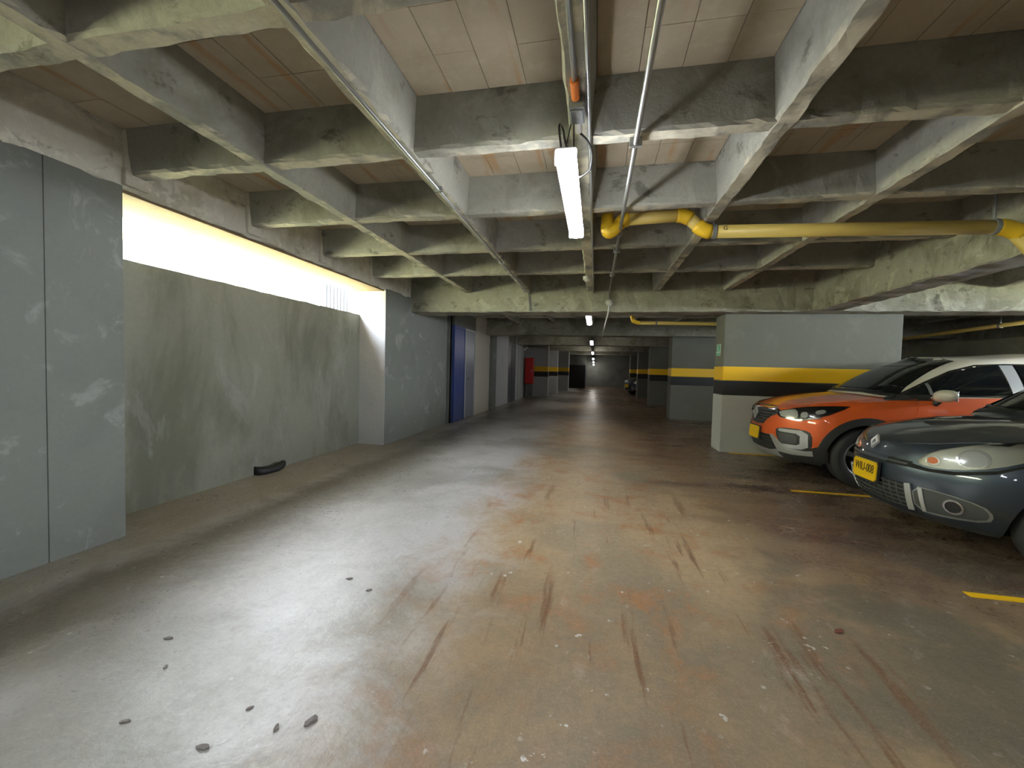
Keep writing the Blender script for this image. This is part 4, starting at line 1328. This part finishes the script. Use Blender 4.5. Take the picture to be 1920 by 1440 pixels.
# ---------------- charcoal hatchback
def build_hatchback(loc, rz):
    root = empty('car', loc, rz)
    tag(root, 'dark charcoal hatchback nearest the camera, cut off by the right edge', 'car')
    Wd = .865
    low = dict(zref=.5, af=.86, nf=2.25, ar=.5, nr=2.6, cp=2.3,
        nose=tab((.17, .19), (.22, .10), (.30, .045), (.42, .012), (.52, .0), (.60, .008), (.66, .03), (.72, .05), (.78, .085), (.83, .15), (.88, .26), (.93, .42), (1.2, .7)),
        tail=tab((.2, 3.88), (.4, 3.98), (.6, 4.02), (.9, 3.98), (1.15, 3.90)),
        w=tab((.17, .78), (.28, .83), (.42, .858), (.62, .865), (.8, .855), (.95, .825), (1.1, .79)),
        side=tab((0, 1), (.8, .99), (2.0, 1.0), (3.2, .98), (4.02, .94)),
        zb=tab((0, .20), (.45, .19), (.6, .20), (4, .24)),
        zt=tab((0, .76), (.08, .79), (.25, .85), (.5, .91), (.8, .955), (1.2, .99), (2, 1.02), (3, 1.06), (4.02, 1.10)),
        crown=tab((0, .0), (.12, .015), (.35, .05), (.8, .075), (1.2, .07), (2, .03), (4, .02)))
    cab = dict(zref=1.1, af=.60, nf=2.5, ar=.5, nr=2.6, cp=2.3,
        nose=tab((.85, .80), (1.0, .98), (1.15, 1.20), (1.3, 1.43), (1.4, 1.61), (1.45, 1.75), (1.52, 1.95)),
        tail=tab((.9, 3.93), (1.1, 3.85), (1.3, 3.66), (1.45, 3.45)),
        w=tab((.85, .82), (1.0, .79), (1.2, .72), (1.35, .645), (1.45, .58)),
        side=tab((.8, .97), (1.6, .985), (2.4, 1.0), (3.4, .97), (4, .9)),
        zb=tab((.8, .92), (1.3, .96), (4, 1.02)),
        zt=tab((.8, 1.40), (1.5, 1.405), (1.9, 1.435), (2.4, 1.455), (3, 1.45), (4, 1.40)),
        crown=tab((.8, .02), (1.9, .05), (2.4, .06), (4, .05)))
    bl, bc = shell(low), shell(cab, False)
    bvh = combo_bvh([bl, bc])
    body = mesh_obj('body', bl, M['charcoal'], root, True)
    wheels = [(.80, .305), (3.39, .305)]
    cut_arches(body, wheels, Wd, .355, M['under'])
    for p in body.data.polygons: p.use_smooth = True
    body.data.set_sharp_from_angle(angle=.7)
    mesh_obj('roof', bc, M['charcoal'], root, True)
    K = Car(bvh, root)
    K.decal('windshield', [(0, -.72, .99), (0, -.64, 1.14), (0, -.57, 1.29), (0, -.49, 1.405), (0, -.25, 1.455), (0, .25, 1.455), (0, .49, 1.405), (0, .57, 1.29), (0, .64, 1.14), (0, .72, .99), (0, .35, 1.045), (0, -.35, 1.045)], F, M['glass'], off=.006)
    for s in (False, True):
        K.decal('door_window', [(1.16, 0, 1.01), (1.40, 0, 1.20), (1.70, 0, 1.34), (2.1, 0, 1.385), (2.15, 0, 1.04)], S, M['glass'], off=.007, flip=s)
        K.decal('door_window', [(2.22, 0, 1.04), (2.19, 0, 1.385), (2.75, 0, 1.375), (3.05, 0, 1.29), (3.12, 0, 1.09)], S, M['glass'], off=.007, flip=s)
        K.decal('door', [(1.27, 0, .32), (1.22, 0, .6), (1.25, 0, .965), (2.18, 0, 1.0), (2.2, 0, .32)], S, M['charcoal'], off=.004, flip=s)
        K.decal('door', [(2.215, 0, .32), (2.2, 0, 1.0), (3.12, 0, 1.04), (3.1, 0, .75), (2.95, 0, .5), (2.9, 0, .32)], S, M['charcoal'], off=.004, flip=s)
        for x in (1.95, 2.85):
            K.decal('door_handle', [(x, 0, .84), (x, 0, .87), (x + .17, 0, .875), (x + .17, 0, .845)], S, M['charcoal'], off=.03, flip=s, skirt=.02)
        # headlight
        hl = [(.10, -.40, .655), (.13, -.48, .635), (.22, -.60, .645), (.36, -.72, .69), (.55, -.80, .79), (.70, -.835, .885), (.66, -.82, .90), (.50, -.72, .885), (.33, -.58, .835), (.18, -.44, .75)]
        hb = K.decal('headlight', hl, D3, M['reflector'], off=.008, flip=s, sm=1)
        hb['label'] = 'pale headlight'
        def disc(cy, cz, ru, rw_):
            u = Vector((-.7, 1, 0)).normalized()
            return [(0 + u.x * 0, 0, 0)] and [tuple(Vector((0, 0, 0)) + Vector((cy[0], cy[1], cz)) + u * ru * math.cos(t) + Vector((0, 0, 1)) * rw_ * math.sin(t)) for t in (2 * PI * i / 22 for i in range(22))]
        K.decal('main_reflector', disc((.32, -.62), .735, .085, .068), D3, M['emblem'], off=.014, flip=s, parent=hb, hole=disc((.32, -.62), .735, .07, .055), step=.02)
        K.decal('bulb_bowl', disc((.32, -.62), .735, .068, .053), D3, M['lampwhite'], off=.010, flip=s, parent=hb, step=.02)
        K.decal('indicator_ring', disc((.17, -.475), .685, .045, .038), D3, M['emblem'], off=.014, flip=s, parent=hb, hole=disc((.17, -.475), .685, .033, .028), step=.015)
        K.decal('indicator', disc((.17, -.475), .690, .032, .026), D3, M['amber'], off=.012, flip=s, parent=hb, step=.015)
        K.decal('lens', hl, D3, M['lens'], off=.022, flip=s, parent=hb, sm=1)
        # dark gap under the lamp
        K.decal('lamp_gap', [(.06, -.20, .655), (.09, -.38, .638), (.13, -.48, .622), (.22, -.60, .632), (.37, -.72, .677), (.47, -.77, .73), (.48, -.77, .715), (.37, -.725, .655), (.22, -.60, .606), (.13, -.48, .600), (.09, -.36, .605), (.05, -.2, .62)], D3, M['under'], off=.004, flip=s)
        # fog lamp housing
        pod = [(.05, -.42, .475), (.2, -.56, .465), (.33, -.70, .425), (.36, -.735, .36), (.33, -.72, .30), (.2, -.58, .275), (.05, -.44, .275)]
        fp = K.decal('fog_pod', pod, D3, M['mesh'], off=.006, flip=s, sm=1)
        K.decal('fog_trim', pod, D3, M['trim_grey'], off=.010, flip=s, parent=fp, sm=1, hole=[(.05, -.432, .467), (.2, -.56, .459), (.32, -.69, .421), (.348, -.725, .36), (.318, -.705, .309), (.2, -.58, .288), (.05, -.448, .288)])
        K.decal('fog_lamp', disc((.22, -.60), .372, .055, .055), D3, M['chrome'], off=.016, flip=s, parent=fp, hole=disc((.22, -.60), .372, .043, .043), step=.02)
        K.decal('fog_glass', disc((.22, -.60), .372, .042, .042), D3, M['lampdark'], off=.012, flip=s, parent=fp, step=.02)
        K.decal('bumper_blade', [(.04, -.37, .475), (.04, -.42, .482), (.05, -.435, .27), (.04, -.385, .262)], D3, M['silver'], off=.018, flip=s)
        K.decal('bumper_blade', [(.05, -.47, .468), (.06, -.50, .466), (.07, -.515, .285), (.06, -.49, .28)], D3, M['silver'], off=.014, flip=s)
    # front face
    ug = K.decal('upper_grille', [(0, -.38, .650), (0, .38, .650), (0, .36, .605), (0, .2, .600), (0, -.2, .600), (0, -.36, .605)], F, M['under'], off=.006)
    K.decal('slat', [(0, -.36, .622), (0, -.36, .632), (0, .36, .632), (0, .36, .622)], F, M['mesh'], off=.014, parent=ug)
    K.decal('grille_trim', [(0, -.20, .612), (0, -.20, .648), (0, .20, .648), (0, .20, .612)], F, M['charcoal'], off=.012, parent=ug)
    lg = K.decal('lower_grille', [(0, -.385, .47), (0, .385, .47), (0, .40, .37), (0, .38, .265), (0, -.38, .265), (0, -.40, .37)], F, M['under'], off=.006)
    for i in range(6):
        z = .28 + i * .034
        K.decal('slat', [(0, -.37, z), (0, -.37, z + .009), (0, .37, z + .009), (0, .37, z)], F, M['mesh'], off=.014, parent=lg)
    for i in range(13):
        y = -.36 + i * .06
        K.decal('grille_rib', [(0, y, .275), (0, y, .465), (0, y + .009, .465), (0, y + .009, .275)], F, M['mesh'], off=.012, parent=lg)
    K.decal('bumper_lip', [(0, -.60, .262), (0, -.38, .245), (0, .38, .245), (0, .60, .262), (0, .60, .215), (0, .38, .205), (0, -.38, .205), (0, -.60, .215)], F, M['charcoal'], off=.014)
    lozenge(root, 'emblem', (.030, 0, .748), .125, .098, M['emblem'], .34)
    plate(root, -.030, .50, 'WIU-008', .05)
    K.decal('bonnet', [(.20, -.42, 0), (.075, -.2, 0), (.068, 0, 0), (.075, .2, 0), (.20, .42, 0), (.50, .665, 0), (.95, .70, 0), (.86, .35, 0), (.84, 0, 0), (.86, -.35, 0), (.95, -.70, 0), (.50, -.665, 0)], (0, 0, -1), M['charcoal'], off=.005, step=.05)
    K.decal('cowl', [(0, -.72, .985), (0, -.36, 1.03), (0, .36, 1.03), (0, .72, .985), (0, .70, 1.02), (0, .36, 1.06), (0, -.36, 1.06), (0, -.70, 1.02)], F, M['plastic'], off=.012)
    for yy in (-.55, .05):
        K.decal('wiper', [(0, yy, 1.045), (0, yy + .5, 1.07), (0, yy + .5, 1.082), (0, yy, 1.06)], F, M['cable'], off=.022)
    for s in (-1, 1):
        mirror_part(K, .82, 1.68, 1.07, M['charcoal'], s, True)
        K.decal('tail_light', [(4.0, -.5, .85), (4.0, -.5, 1.0), (3.8, -.80, 1.02), (3.7, -.84, .95), (3.85, -.8, .82)], (-1, .6, 0), M['taillight'], off=.012, flip=s > 0, sm=1)
    K.decal('rear_window', [(0, -.58, 1.08), (0, -.48, 1.36), (0, .48, 1.36), (0, .58, 1.08)], (-1, 0, 0), M['glass'], off=.008)
    add_wheels(root, wheels, .740, .305, .19, .20, 6, math.radians(0))
    return root

orange_car = build_crossover((2.235, 6.35, 0), 0.0)
dark_car = build_hatchback((2.385, 4.17, 0), math.radians(-2.0))

def copy_tree(o, parent=None):
    c = o.copy()
    COL.objects.link(c)
    c.parent = parent
    for ch in list(o.children):
        copy_tree(ch, c)
    return c
far_car = copy_tree(dark_car)
far_car.matrix_basis = Matrix.Translation((1.75, 24.0, 0)) @ Matrix.Rotation(math.radians(28), 4, 'Z')
tag(far_car, 'small dark car in shadow far down the right of the aisle', 'car')
